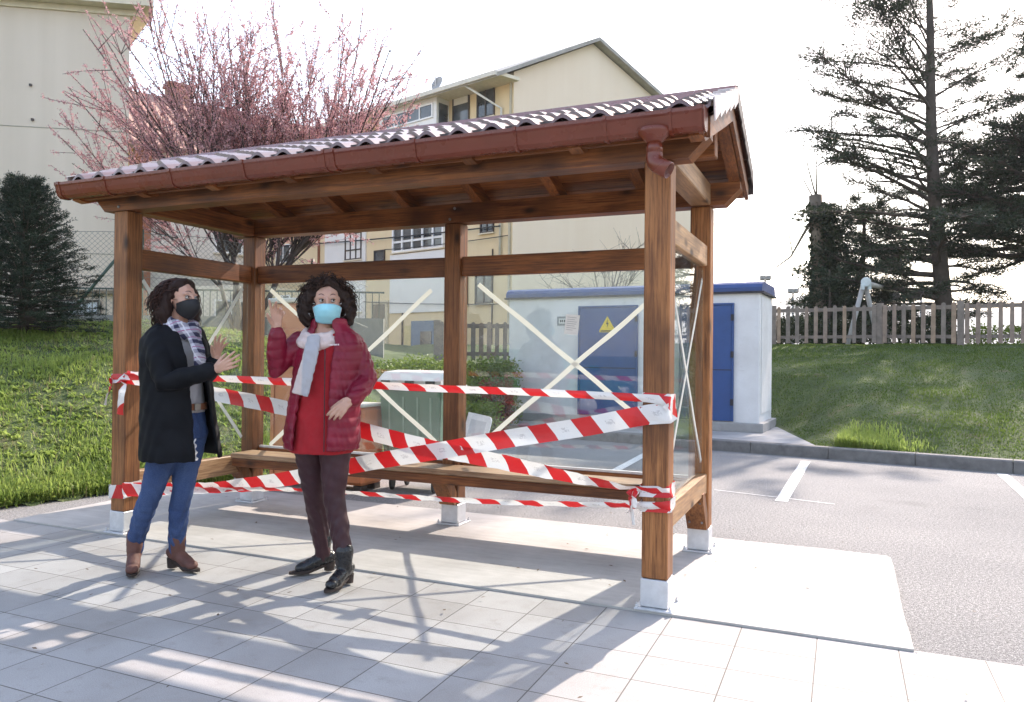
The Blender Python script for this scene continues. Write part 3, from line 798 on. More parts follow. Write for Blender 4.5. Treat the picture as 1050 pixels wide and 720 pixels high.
def wall_frame(org, az):
    """empty whose local x runs along the wall (to the right seen from outside), y into the building, z up"""
    return org, R(90 - az)
def quadwin(root, u0, u1, z0, z1, fmat, nx=2, nz=1, name='window', depth=.07, blind=0.0, sill=True, fw=.06, ly=0.0):
    """framed window set proud of a wall lying at local y=ly (outside is -y)"""
    bm = bmesh.new()
    y0, y1 = ly - depth, ly + .02
    bm_box(bm, u0, u0 + fw, y0, y1, z0, z1); bm_box(bm, u1 - fw, u1, y0, y1, z0, z1)
    bm_box(bm, u0 + fw + .001, u1 - fw - .001, y0 + .003, y1, z1 - fw, z1); bm_box(bm, u0 + fw + .001, u1 - fw - .001, y0 + .003, y1, z0, z0 + fw)
    for i in range(1, nx):
        uc = u0 + (u1 - u0) * i / nx
        bm_box(bm, uc - fw * .5, uc + fw * .5, y0 + .006, y1 - .003, z0 + fw + .001, z1 - fw - .001)
    for j in range(1, nz):
        zc = z0 + (z1 - z0) * (.36 if nz == 2 else j / nz)
        bm_box(bm, u0 + fw + .002, u1 - fw - .002, y0 + .009, y1 - .006, zc - fw * .5, zc + fw * .5)
    w = bm_obj(name, bm, fmat, root)
    box('pane', u0 + fw * .6, u1 - fw * .6, ly - depth * .45, ly - depth * .45 + .012, z0 + fw * .6, z1 - fw * .6, PANE, w)
    if blind: box('blind', u0 + fw * 1.05, u1 - fw * 1.05, ly - depth * .7, ly - depth * .7 + .015, z1 - (z1 - z0) * blind, z1 - fw * 1.02, BLIND, w)
    if sill: box('sill', u0 - .05, u1 + .05, ly - depth - .05, ly - .001, z0 - .055, z0 - .003, EAVE, w)
    return w

# --- the near blank wall on the left
lb = empty('apartment_block', (-9.12, 18.0, 0), R(90 - 80) )
tag(lb, 'tall beige apartment block with blank windowless end wall behind the spruce', 'building')
bm = bmesh.new()
bm_prism(bm, [(-22, 0), (0, 0), (-4.2, 8.0), (-22, 8.0)], 'z', 0, 9.35)
bm_obj('wall', bm, STUCCO_G, lb)
bm = bmesh.new(); bm_prism(bm, [(-22.3, -.35), (.62, -.35), (.45, .2), (-3.9, 8.2), (-22.3, 8.2)], 'z', 9.353, 9.62)
bm_prism(bm, [(-22.3, -.05), (.3, -.05), (.2, .2), (-4.1, 8.1), (-22.3, 8.1)], 'z', 9.21, 9.35)
bm_obj('roof_edge', bm, EAVE, lb)
bm = bmesh.new()
for z in (6.45, 3.55): bm_box(bm, -22, -.002, -.006, -.001, z, z + .02)
bm_obj('wall_joint', bm, simple('joint_sealant', (0.33, 0.31, 0.25), 0.9), lb)
bm = bmesh.new()
bm.free()
for uu, z in ((-1.2, 3.15), (-2.1, 5.1), (-2.15, 4.7), (-2.13, 3.3), (-2.15, 7.4), (-2.1, 6.6)): box('wall_anchor', uu, uu + .05, -.05, .001, z, z + .05, BFR, lb)
gd = box('garage_door', -1.35, -.62, -.06, -.002, 1.3, 2.42, simple('pale_blue_door', (0.50, 0.55, 0.60), 0.5), lb)
bm = bmesh.new(); bm_box(bm, -1.42, -.55, -.09, -.062, 2.425, 2.47); bm_box(bm, -.615, -.55, -.09, -.003, 1.3, 2.42); bm_box(bm, -1.42, -1.355, -.09, -.003, 1.3, 2.42)
bm_obj('frame', bm, BFR, gd)
box('ledge', -1.6, .0, -.16, -.003, 2.62, 2.70, simple('old_plank', (0.22, 0.17, 0.11), .9), lb)

# --- long house with the red tiled roof behind the blossom tree
hb = empty('tiled_house', (-22.8, 45.0, -.64), R(90 - 52)); hb.scale = (1.5, 1.5, 1.5)
tag(hb, 'pale house with long red tiled roof and chimney behind the blossoming tree', 'house')
bm = bmesh.new(); bm_box(bm, -9, 15, -4.5, 4.5, 0, 8.6); bm_obj('wall', bm, PALE, hb)
bm = bmesh.new(); bm_prism(bm, [(-5.1, 8.35), (0, 11.6), (5.1, 8.35), (5.1, 8.2), (0, 11.42), (-5.1, 8.2)], 'x', -9.5, 15.4)
rf = bm_obj('roof', bm, ROOFT, hb)
bm = bmesh.new(); bm_box(bm, 1.4, 2.3, -.4, .4, 10.9, 12.05); bm_box(bm, 1.32, 2.38, -.48, .48, 12.053, 12.15); bm_obj('chimney', bm, simple('brick_chimney', (0.3, 0.15, 0.1), .9), rf)
YW = 'wall'
for u0, u1, z0, z1 in ((-2.9, -1.9, 5.2, 6.9), (2.0, 3.0, 4.9, 6.3), (5.2, 6.4, 4.6, 6.0), (8.0, 9.1, 4.6, 6.0), (-2.9, -1.9, 2.0, 3.6), (2.0, 3.2, 1.7, 3.2), (5.6, 6.6, 1.6, 3.0)):
    quadwin(hb, u0, u1, z0, z1, WFR if u0 > 0 else BFR, 2, 1, ly=-4.5)
bm = bmesh.new(); bm_box(bm, -1.75, -.75, -4.56, -4.503, 0, 8.2); bm_obj('ochre_panel', bm, simple('ochre_render', (0.55, 0.36, 0.13), .9), hb)
bm = bmesh.new(); bm_box(bm, -.7, -.2, -4.75, -4.505, 0, 8.2); bm_obj('brick_pier', bm, simple('brick_red', (0.33, 0.13, 0.07), .9, bump=.3), hb)
bm = bmesh.new(); bm_box(bm, 3.6, 7.4, -5.5, -4.503, 3.5, 3.65)
for i in range(32): bm_box(bm, 3.62 + i * .12, 3.645 + i * .12, -5.48, -5.455, 3.652, 4.45)
bm_box(bm, 3.6, 7.4, -5.49, -5.445, 4.452, 4.50); bm_obj('balcony', bm, simple('grey_rail', (0.2, 0.21, 0.22), .6), hb)

# --- yellow apartment house with the gable
K = 30 / 22.0
def zz(z): return 1.28 + (z - 1.28) * K
ap = empty('gabled_apartments', (-.028, 30.0, 0), 0)
tag(ap, 'yellow apartment house with pale gable end and white glazed galleries', 'building')
fd = Vector((math.sin(R(-50)), math.cos(R(-50)), 0)); gdv = Vector((math.sin(R(52)), math.cos(R(52)), 0))
GW = 11.0; FL_ = 30.0; EZ_ = 12.45; GU = 4.3; GZ_ = zz(11.1)
zr = zz(9.25)
def prism_pts(name, pts_bottom, z0, z1, mat, parent):
    bm = bmesh.new(); bm_prism(bm, [(p.x, p.y) for p in pts_bottom], 'z', z0, z1); return bm_obj(name, bm, mat, parent)
# facade body (thin) and gable body: one wall shell
bm = bmesh.new()
A0 = Vector((0, 0, 0)); A1 = fd * FL_; B1 = gdv * GW
def v3(p, z): return bm.verts.new((p.x, p.y, z))
a0, a1, b1, c1 = v3(A0, 0), v3(A1, 0), v3(B1, 0), v3(A1 + B1, 0)
t0, t1, u1, w1_ = v3(A0, EZ_), v3(A1, EZ_), v3(B1, zr), v3(A1 + B1, zr)
pk, pk2 = v3(gdv * GU, GZ_), v3(A1 + gdv * GU, GZ_)
f1 = bm.faces.new((a0, a1, t1, t0)); f1.material_index = 0
f2 = bm.faces.new((a0, t0, pk, u1, b1)); f2.material_index = 1
bm.faces.new((a1, c1, w1_, pk2, t1)); bm.faces.new((b1, u1, w1_, c1))
bm.faces.new((t0, t1, pk2, pk)); bm.faces.new((pk, pk2, w1_, u1)); bm.faces.new((a0, b1, c1, a1))
bm_obj('wall', bm, [YEL, GAB], ap)
# roof slabs
bm = bmesh.new()
def slab(p0, z0, p1, z1, th, e0, e1):
    q = []
    for base, ext in ((Vector((0, 0, 0)) - fd * .35, 0), (A1, 1)):
        for (p, z) in ((p0, z0), (p1, z1)):
            q.append(base + p + Vector((0, 0, z)))
    up_ = Vector((0, 0, th))
    vs = [bm.verts.new(x) for x in q] + [bm.verts.new(x + up_) for x in q]
    for f in ((0, 1, 3, 2), (4, 6, 7, 5), (0, 4, 5, 1), (2, 3, 7, 6), (0, 2, 6, 4), (1, 5, 7, 3)): bm.faces.new([vs[i] for i in f])
sl_l = (GZ_ - EZ_) / GU; sl_r = (GZ_ - zr) / (GW - GU)
slab(gdv * -1.15, EZ_ + .03 - sl_l * 1.15 + .05, gdv * GU, GZ_ + .05, .16, 0, 0)
slab(gdv * GU, GZ_ + .053, gdv * (GW + .7), zr + .03 - sl_r * .7, .16, 0, 0)
rf = bm_obj('roof', bm, simple('grey_roof_edge', (0.34, 0.32, 0.29), .8, var=.2, scale=3), ap)
# soffit box under the facade eave
bm = bmesh.new()
q = [fd * -.3 - gdv * 1.1, fd * FL_ - gdv * 1.1, fd * FL_ - gdv * .003, fd * -.3 - gdv * .003]
bm_prism(bm, [(p.x, p.y) for p in q], 'z', EZ_ - .42, EZ_ - .28); bm_obj('soffit', bm, EAVE, ap)
bm = bmesh.new()
q = [fd * -.33 - gdv * 1.24, fd * FL_ - gdv * 1.24, fd * FL_ - gdv * 1.11, fd * -.33 - gdv * 1.11]
bm_prism(bm, [(p.x, p.y) for p in q], 'z', EZ_ - .46, EZ_ - .30); bm_obj('eave_gutter', bm, simple('cream_gutter', (.62, .58, .5), .5), ap)
# facade frame: local x from far end to the corner
fr_ = empty('facade_front', (0, 0, 0), math.atan2(-fd.y, -fd.x), ap)
FR_ROOT = fr_
def fu(u): return -u * K
def fwin(u0, u1, z0, z1, fmat, nx, nz=1, **kw):
    w = quadwin(ap, fu(u1), fu(u0), zz(z0), zz(z1), fmat, nx, nz, **kw)
    w.rotation_euler.z = math.atan2(-fd.y, -fd.x); return w
def fbox(name, u0, u1, z0, z1, d0, d1, mat, parent=ap):
    o = box(name, fu(u1), fu(u0), -d1, -d0, zz(z0), zz(z1), mat, parent)
    if parent is ap: o.rotation_euler.z = math.atan2(-fd.y, -fd.x)
    return o
bpy.data.objects.remove(fr_)
for zb in (8.45, 2.9):
    fwin(.72, 1.42, zb - .1, zb + .95, BFR, 2, blind=.12); fwin(1.74, 2.44, zb - .1, zb + .95, BFR, 1, blind=.42)
# glazed balcony at the top
e_ = fbox('glazed_balcony', 2.62, 5.3, 7.3, 9.42, .003, .75, WPAN)
w = quadwin(e_, fu(5.1), fu(2.75), zz(8.55), zz(9.0), WFR, 4, 1, ly=-.75, sill=False)
bw = box('window', fu(2.615), fu(2.60), -.62, -.1, zz(8.3), zz(9.0), PANE, e_)
fwin(2.75, 5.15, 4.62, 5.56, WFR, 5, 2, fw=.09, depth=.12)
fbox('white_panel', 2.70, 5.25, 2.62, 4.55, .003, .10, WPAN)
fbox('white_panel', 6.55, 8.85, 2.45, 7.0, .003, .08, simple('grey_white_cladding', (0.74, 0.72, 0.70), .6, var=.05, scale=1))
fwin(6.75, 7.66, 4.55, 5.50, BFR, 3, 2, depth=.12); fwin(6.72, 7.5, 2.72, 3.55, WFR, 2, 2, depth=.12)
fwin(5.57, 6.12, 4.36, 4.78, BFR, 1, sill=False); fwin(.70, 1.24, 4.90, 5.32, BFR, 2)
fwin(11.05, 12.0, 4.75, 5.45, WFR, 2); fwin(11.05, 12.0, 2.6, 3.5, WFR, 2); fwin(9.6, 10.4, 2.6, 3.5, WFR, 2)
n_ = fbox('door_surround', 5.35, 6.2, 1.3, 3.06, .003, .10, simple('cream_surround', (.6, .52, .38), .8))
box('doorway', fu(6.08), fu(5.48), -.10 * 1 - .022, -.102, zz(1.5), zz(2.94), simple('dark_doorway', (.2, .17, .13), .8), n_)
aw = fbox('shopfront', 2.9, 4.15, .3, 2.34, .003, .14, simple('blue_shopfront', (.10, .17, .27), .5))
box('door', fu(3.7), fu(3.2), -.165, -.142, zz(.3), zz(2.0), PANE, aw)
fbox('shopfront_pier', 4.2, 4.5, .3, 2.2, .003, .1, simple('yellow_pier', (.6, .5, .25), .8))
fbox('pipe', .06, .11, 0.1, 9.3, .02, .09, simple('cream_pipe', (.5, .44, .33), .6)); fbox('pipe', .72, .75, .1, 4.4, .02, .06, BFR)
fbox('drainpipe', 9.2, 9.27, .3, 9.2, .02, .1, simple('red_brown_pipe', (.25, .09, .05), .6))
fbox('pipe', 4.62, 4.66, .3, 3.45, .02, .09, BFR)
# diagonal pipe from the gutter corner to the wall
tb = Tubes(); p0 = fd * 1.5 - gdv * 1.15 + Vector((0, 0, EZ_ - .40)); p1 = fd * .55 - gdv * .09 + Vector((0, 0, EZ_ - 1.35)); p2 = p1 + Vector((0, 0, -6))
tb.add([p0, p1, p2], .05, 8); tb.build('downpipe', simple('white_pipe', (.7, .68, .62), .5), ap)
# cables strung along the facade
def cable(name, ua, za, ub, zb_, sag, off, label, d=.018):
    pa = Vector((-.028, 30, 0)) + fd * ua * K - gdv * off + Vector((0, 0, zz(za))); pb = Vector((-.028, 30, 0)) + fd * ub * K - gdv * off + Vector((0, 0, zz(zb_)))
    t = Tubes(); t.add([pa.lerp(pb, i / 16) + Vector((0, 0, -sag * 4 * (i / 16) * (1 - i / 16))) for i in range(17)], d, 5)
    o = t.build(name, CABLE); tag(o, label, 'cable'); return o
cable('facade_cable', 12.5, 5.45, .3, 5.02, .10, .22, 'thick dark cable strung along the yellow facade past the white gallery', .03)
cable('facade_cable', 5.4, 4.75, .02, 4.72, .05, .20, 'thin dark cable below the small black window on the yellow facade')
cable('facade_cable', 6.5, 3.05, .1, 2.75, .05, .20, 'low dark cable above the blue shopfront')
# antenna with dish
an = empty('roof_antenna', Vector((-.028, 30, 0)) + fd * 3.78 * K * 1.0 + gdv * .6 + Vector((0, 0, 12.5)))
tag(an, 'roof aerial mast with a round grey dish above the cream eave', 'antenna')
tb = Tubes(); tb.add([(0, 0, 0), (0, 0, 2.3)], .03, 8); tb.build('mast', GALV, an)
tb = Tubes()
tb.add([(-.95, .1, 2.3), (-.05, 0, 1.95)], .014, 5)
for i in range(6):
    t = i / 5; c_ = Vector((-.95, .1, 2.3)).lerp(Vector((-.1, 0, 1.97)), t); tb.add([c_ + Vector((-.05, -.12, -.12)), c_ + Vector((.05, .12, .12))], .008, 4)
tb.add([(-.85, 0, .95), (.35, 0, .62)], .014, 5)
for i in range(5):
    c_ = Vector((-.85, 0, .95)).lerp(Vector((-.3, 0, .8)), i / 4); tb.add([c_ + Vector((0, -.1, -.14)), c_ + Vector((0, .1, .14))], .008, 4)
tb.build('aerial', GALV, an)
bm = bmesh.new(); bm_lathe(bm, [(.02, -.09), (.12, -.085), (.24, -.05), (.32, 0), (.33, .012), (.30, .012), (.22, -.02), (.02, -.06)], 24)
bmesh.ops.rotate(bm, verts=bm.verts, cent=(0, 0, 0), matrix=Matrix.Rotation(R(72), 3, 'X') ); bmesh.ops.rotate(bm, verts=bm.verts, cent=(0, 0, 0), matrix=Matrix.Rotation(R(-40), 3, 'Z'))
bmesh.ops.translate(bm, verts=bm.verts, vec=(.08, -.1, .75))
bm_obj('dish', bm, simple('dish_grey', (.33, .33, .33), .5), an, smooth=True)

# --- low garden wall with a railing behind the fence, left
gw = empty('railed_wall', (-9.4, 16.2, 0), R(4)); tag(gw, 'grey garden wall topped by a thin railing beyond the mesh fence', 'wall')
box('wall', 0, 6.6, 0, .2, 1.0, 2.05, simple('grey_block', (.23, .23, .22), .9, bump=.3), gw)
bm = bmesh.new()
for i in range(45): bm_box(bm, .1 + i * .145, .118 + i * .145, .09, .11, 2.052, 2.6)
bm_box(bm, 0, 6.6, .08, .12, 2.602, 2.64); bm_obj('railing', bm, simple('rail_green', (.05, .07, .06), .6), gw)
# ------------------------------------------------------------------ transformer kiosk
KW, KD, KH = 4.38, 1.25, 2.34
kz = .12
kio = empty('transformer_kiosk', (3.838, 11.8, 0), R(90 - 117))
tag(kio, 'white electricity kiosk with rounded blue roof and blue metal doors', 'kiosk')
KWALL = NT('kiosk_white'); v = KWALL.coord('Object')
c = KWALL.ramp(KWALL.noise(v, 1.1, 6, .65), [(0.3, (.60, .59, .58)), (.6, (.74, .74, .74))])
c = KWALL.mix(KWALL.ramp(KWALL.noise(v, 9, 5, .7), [(.60, 0.0), (.72, .45)]), c, (.42, .40, .37))
KWALL.set(c, .75); KWALL.bump(KWALL.noise(v, 60, 3), .3, .006); KWALL = KWALL.m
KBLUE = simple('kiosk_blue', (.018, .07, .22), .45, var=.12, scale=3)
KROOF = simple('kiosk_roof_blue', (.022, .06, .19), .5, var=.12, scale=3)
KDARK = simple('kiosk_seam', (.02, .02, .03), .6)
# local x: from left corner (-KW) to right corner (0); y into the kiosk
box('wall', -KW, 0, 0, KD, kz, KH, KWALL, kio, .02)
bm = bmesh.new()
prof = [(-.04, KH - .03), (-.04, KH + .03), (.0, KH + .085), (.08, KH + .12), (KD - .08, KH + .12), (KD - .0, KH + .085), (KD + .04, KH + .03), (KD + .04, KH - .03)]
bm_prism(bm, prof, 'x', -KW - .04, .04)
rf = bm_obj('roof', bm, KROOF, kio)
bm = bmesh.new(); bm_box(bm, -KW - .06, .06, -.06, KD + .06, KH - .062, KH - .033); bm_obj('roof_lip', bm, KDARK, rf)
box('plinth', -KW - .07, .07, -.07, KD + .07, kz - .01, .255, PAD, kio, .01)
# right hand side panel is slightly recessed and brighter
box('side_panel', .001, .012, .12, KD - .1, .4, KH - .1, KWALL, kio)
def kdoor(x0, x1, z0, z1):
    d = box('door', x0, x1, -.035, -.001, z0, z1, KBLUE, kio, .004)
    bm = bmesh.new()
    for (a, b, c_, e) in ((x0 - .03, x0 - .004, z0, z1 + .03), (x1 + .004, x1 + .03, z0, z1 + .03)): bm_box(bm, a, b, -.05, -.002, c_, e)
    bm_box(bm, x0 - .003, x1 + .003, -.05, -.002, z1 + .004, z1 + .03)
    bm_obj('door_frame', bm, KBLUE, d)
    bm = bmesh.new()
    for z in (z0 + .25, z0 + 1.0, z1 - .25): bm_box(bm, x1 - .01, x1 + .035, -.075, -.052, z, z + .10)
    bm_obj('hinge', bm, KDARK, d)
    box('seam', x0 + .004, x1 - .004, -.039, -.036, z0 + .80, z0 + .812, KDARK, d)
    return d
kdoor(-1.22, -.42, .27, 2.10)
d2 = kdoor(-2.98, -1.98, .27, 2.10)
bm = bmesh.new(); bm_box(bm, -1.35, -1.30, -.08, -.051, 1.1, 1.25); bm.free()
# yellow hazard triangle with a black bolt on the left door
YS = simple('sign_yellow', (.75, .55, .03), .4, var=.04); BK = simple('sign_black', (.02, .02, .02), .5)
bm = bmesh.new(); bm_prism(bm, [(-2.62, 1.68), (-2.34, 1.68), (-2.34, 1.715), (-2.48, 1.95), (-2.62, 1.715)], 'y', -.046, -.037); s_ = bm_obj('hazard_sign', bm, YS, d2)
bm = bmesh.new(); bm_prism(bm, [(-2.475, 1.91), (-2.50, 1.815), (-2.478, 1.82), (-2.487, 1.745), (-2.455, 1.84), (-2.477, 1.837)], 'y', -.049, -.0465)
bm_box(bm, -2.60, -2.36, -.0485, -.0465, 1.69, 1.712)
bm_obj('bolt_symbol', bm, BK, s_)
# name plate
pl = box('name_plate', -3.42, -3.10, -.012, -.001, 1.80, 1.96, simple('plate_grey', (.25, .27, .28), .4), kio)
box('plate_face', -3.385, -3.135, -.016, -.0125, 1.835, 1.925, simple('plate_white', (.62, .64, .64), .4), pl)
bm = bmesh.new()
for i, x in enumerate([-3.36, -3.325, -3.29, -3.255, -3.22, -3.185]):
    bm_box(bm, x, x + .022 - .004 * (i % 2), -.019, -.0165, 1.86, 1.90)
bm_obj('characters', bm, BK, pl)
# paper notice stuck on the back glass
pn = empty('paper_notice', wpt(-.98, SD - .0535, 1.50), -YAW)
tag(pn, 'white paper notice stuck on the back glass in front of the kiosk door', 'notice')
PAPER = simple('paper', (.78, .78, .75), .6, var=.03)
bm = bmesh.new(); bm_box(bm, -.052, .052, -.0012, 0, -.072, .072); bmesh.ops.rotate(bm, verts=bm.verts, cent=(0, 0, 0), matrix=Matrix.Rotation(R(6), 3, 'Y'))
sh_ = bm_obj('sheet', bm, PAPER, pn)
bm = bmesh.new()
for i, w_ in enumerate([.07, .06, .075, .072, .06, .074, .05]):
    bm_box(bm, -.04, -.04 + w_, -.0016, -.0013, .05 - i * .015, .0535 - i * .015)
bmesh.ops.rotate(bm, verts=bm.verts, cent=(0, 0, 0), matrix=Matrix.Rotation(R(6), 3, 'Y')); bm_obj('printed_lines', bm, simple('grey_ink', (.4, .4, .4), .7), pn)

# ------------------------------------------------------------------ recycling bins behind the glass
ORG = simple('orange_container_paint', (.62, .21, .085), .5, var=.10, scale=2)
oc = empty('clothes_container', wpt(-3.84, 2.62, 0), -YAW); oc.location.z = -.03
tag(oc, 'tall orange collection container with pale top edge behind the left glass', 'container')
bm = bmesh.new(); bm_box(bm, -.60, .06, -.44, -.08, .06, 1.80, .03); bm_box(bm, .062, .52, -.44, -.08, .06, .80, .03); bm_obj('body', bm, ORG, oc)
bm = bmesh.new(); bm_box(bm, -.62, .08, -.46, -.06, 1.803, 1.85, .01); bm_box(bm, .085, .535, -.455, -.065, .803, .83, .008); bm_obj('top_edge', bm, simple('pale_lid', (.62, .6, .55), .5), oc)
bm = bmesh.new()
for x in (-.57, .01): bm_box(bm, x, x + .04, -.455, -.442, .1, 1.76)
bm_box(bm, .47, .50, -.455, -.442, .1, .76)
bm_box(bm, -.52, .0, -.455, -.442, 1.0, 1.03); bm_obj('rib', bm, ORG, oc)
hp = box('deposit_flap', -.47, -.09, -.475, -.445, 1.18, 1.55, simple('flap_orange', (.55, .18, .07), .45), oc, .008)
box('handle', -.36, -.2, -.50, -.478, 1.24, 1.27, GALV, hp)
for x in (-.55, .40):
    for y in (-.42, -.2): box('foot', x, x + .09, y, y + .1, 0, .058, BFR, oc)
GRN = simple('green_plastic', (.13, .23, .155), .42, var=.12, scale=3)
LIDM = simple('grey_white_lid', (.60, .62, .61), .45, var=.06)
gb = empty('wheeled_bin', wpt(-2.95, 2.62, 0), -YAW); gb.scale = (.64, .62, .92); gb.location.z = -.03
tag(gb, 'wide green waste bin with pale lid beside the orange container', 'bin')
bm = bmesh.new()
A = [(-.46, -.30), (.46, -.30), (.46, .32), (-.46, .32)]; B = [(-.53, -.37), (.53, -.37), (.53, .38), (-.53, .38)]
va = [bm.verts.new((x, y, .16)) for x, y in A]; vb = [bm.verts.new((x, y, 1.05)) for x, y in B]
bm.faces.new(va[::-1]); bm.faces.new(vb)
for i in range(4): bm.faces.new((va[i], va[(i + 1) % 4], vb[(i + 1) % 4], vb[i]))
bmesh.ops.bevel(bm, geom=list(bm.edges), offset=.02, segments=2, affect='EDGES')
bd = bm_obj('body', bm, GRN, gb)
bm = bmesh.new()
for x in (-.36, -.12, .12, .34):
    vs = [(x, -.3155, .22), (x + .028, -.3155, .22), (x + .03, -.368, .98), (x, -.368, .98)]
    q = [bm.verts.new((a, b - .012, c_)) for a, b, c_ in vs]; q2 = [bm.verts.new((a, b + .01, c_)) for a, b, c_ in vs]
    bm.faces.new(q); bm.faces.new(q2[::-1])
    for i in range(4): bm.faces.new((q[i], q2[i], q2[(i + 1) % 4], q[(i + 1) % 4]))
bm_obj('rib', bm, simple('green_plastic_light', (.24, .36, .27), .42), bd)
bm = bmesh.new(); bm_box(bm, -.57, .57, -.42, -.36, 1.052, 1.11, .008); bm_box(bm, -.57, .57, -.355, .42, 1.06, 1.10, .008); bm_obj('rim', bm, LIDM, gb)
bm = bmesh.new(); bm_prism(bm, [(-.40, 1.115), (-.40, 1.15), (-.2, 1.235), (.2, 1.25), (.40, 1.16), (.40, 1.112)], 'x', -.54, .54); ld = bm_obj('lid', bm, LIDM, gb)
bm = bmesh.new()
for x in (-.46, -.05, .3): bm_box(bm, x, x + .14, -.43, -.402, 1.118, 1.15)
bm_obj('grip', bm, BK, ld)
for x in (-.38, .34):
    for y in (-.24, .2):
        bm = bmesh.new(); bm_lathe(bm, [(.06, -.02), (.08, -.012), (.08, .012), (.06, .02)], 16)
        bmesh.ops.rotate(bm, verts=bm.verts, cent=(0, 0, 0), matrix=Matrix.Rotation(R(90), 3, 'Y')); bmesh.ops.translate(bm, verts=bm.verts, vec=(x + .02, y, .081))
        bm_obj('wheel', bm, BK, gb)
# white panel leaning beside the bin
bm = bmesh.new()
prof = [(-.17, 0), (.17, 0), (.17, .50)]
for i in range(6): a = i / 5 * math.pi / 2; prof.append((.11 + .06 * math.cos(a), .50 + .06 * math.sin(a)))
prof += [(-.17, .56)]
bm_prism(bm, prof, 'y', -.012, .012)
pa_ = bm_obj('leaning_panel', bm, simple('white_board', (.72, .72, .72), .5), None)
pa_.location = (-.52, 9.6, -.02); pa_.rotation_euler = (R(-14), R(9), -YAW); tag(pa_, 'white panel with a rounded corner leaning on the asphalt by the middle post', 'panel')
bm = bmesh.new(); bm_prism(bm, [(-.11, .05), (.11, .05), (.11, .48), (-.11, .48)], 'y', -.0155, -.0125); bm_obj('inset', bm, simple('grey_inset', (.55, .56, .57), .5), pa_)

# ------------------------------------------------------------------ picket fences
PICK = [simple('weathered_picket_a', (.27, .205, .165), .8, var=.25, scale=7), simple('weathered_picket_b', (.21, .175, .15), .8, var=.25, scale=7), simple('weathered_picket_c', (.32, .23, .165), .8, var=.25, scale=7)]
def picket_fence(label, pts, hf, H=.92, sp=.2, group=None, postfirst=True, pw=.085):
    f = empty('picket_fence', (pts[0][0], pts[0][1], 0)); tag(f, label, 'fence', group)
    o3 = Vector((pts[0][0], pts[0][1], 0))
    for si in range(len(pts) - 1):
        a = Vector((pts[si][0], pts[si][1], 0)); b = Vector((pts[si + 1][0], pts[si + 1][1], 0))
        d = (b - a).normalized(); nrm = Vector((d.y, -d.x, 0)); L = (b - a).length
        za, zb = float(hf(np.array([a.x]), np.array([a.y]))[0]), float(hf(np.array([b.x]), np.array([b.y]))[0])
        def pt(t, off, z): return a + d * t + nrm * off - o3 + Vector((0, 0, z))
        def bx(t0, t1, o0, o1, z0a, z0b, z1a, z1b, bm):
            q = [pt(t0, o0, z0a), pt(t1, o0, z0b), pt(t1, o1, z0b), pt(t0, o1, z0a), pt(t0, o0, z1a), pt(t1, o0, z1b), pt(t1, o1, z1b), pt(t0, o1, z1a)]
            vs = [bm.verts.new(x) for x in q]
            for fc in ((3, 2, 1, 0), (4, 5, 6, 7), (0, 1, 5, 4), (1, 2, 6, 5), (2, 3, 7, 6), (3, 0, 4, 7)): bm.faces.new([vs[i] for i in fc])
        for zoff in (.17, .78):
            bm = bmesh.new(); bx(.065, L - .065, -.02, .02, za + zoff * H, zb + zoff * H, za + zoff * H + .075, zb + zoff * H + .075, bm)
            if zoff > .5:
                bm.free(); bm = bmesh.new(); bx(.065, L - .065, -.03, .03, za + .86 * H, zb + .86 * H, za + .86 * H + .085, zb + .86 * H + .085, bm)
            bm_obj('rail', bm, PICK[1], f)
        n = int(L / sp)
        for i in range(n):
            t = (i + .6) * L / (n + .2); z = za + (zb - za) * t / L; w = pw / 2 * rnd.uniform(.92, 1.08); top = H * rnd.uniform(.985, 1.02)
            bm = bmesh.new()
            prof = [(-w, .05), (w, .05), (w, top - .04)] + [(w * math.cos(k * math.pi / 4), top - .04 + w * math.sin(k * math.pi / 4)) for k in (1, 2, 3)] + [(-w, top - .04)]
            A = [bm.verts.new(pt(t + p, .032, z + q)) for p, q in prof]; B = [bm.verts.new(pt(t + p, .054, z + q)) for p, q in prof]
            bm.faces.new(A); bm.faces.new(B[::-1])
            for k in range(len(prof)): bm.faces.new((A[k], B[k], B[(k + 1) % len(prof)], A[(k + 1) % len(prof)]))
            bm_obj('picket', bm, PICK[rnd.choice((0, 0, 1, 1, 2))], f)
        for tt, zt in ((0.0, za),) + (((L, zb),) if si == len(pts) - 2 else ()):
            bm = bmesh.new(); bx(tt - .06, tt + .06, -.06, .06, zt - .05, zt - .05, zt + H + .04, zt + H + .04, bm); bm_obj('post', bm, PICK[1], f)
    return f
picket_fence('weathered wooden picket fence along the top of the right grass bank', [(3.9, 19.3), (6.35, 18.5), (8.45, 17.5), (9.6, 16.3), (11.6, 14.9), (13.6, 13.6)], rh)
picket_fence('pale picket fence above the hedge between shelter post and kiosk', [(-1.5, 15.2), (.9, 15.2)], lambda x, y: np.full(np.shape(x), 1.12), H=.8, sp=.16)
# earth shelf carrying that fence
o = box('terrace', -3.2, 2.6, 14.3, 26, -.05, 1.12, SOIL); tag(o, kind='structure')

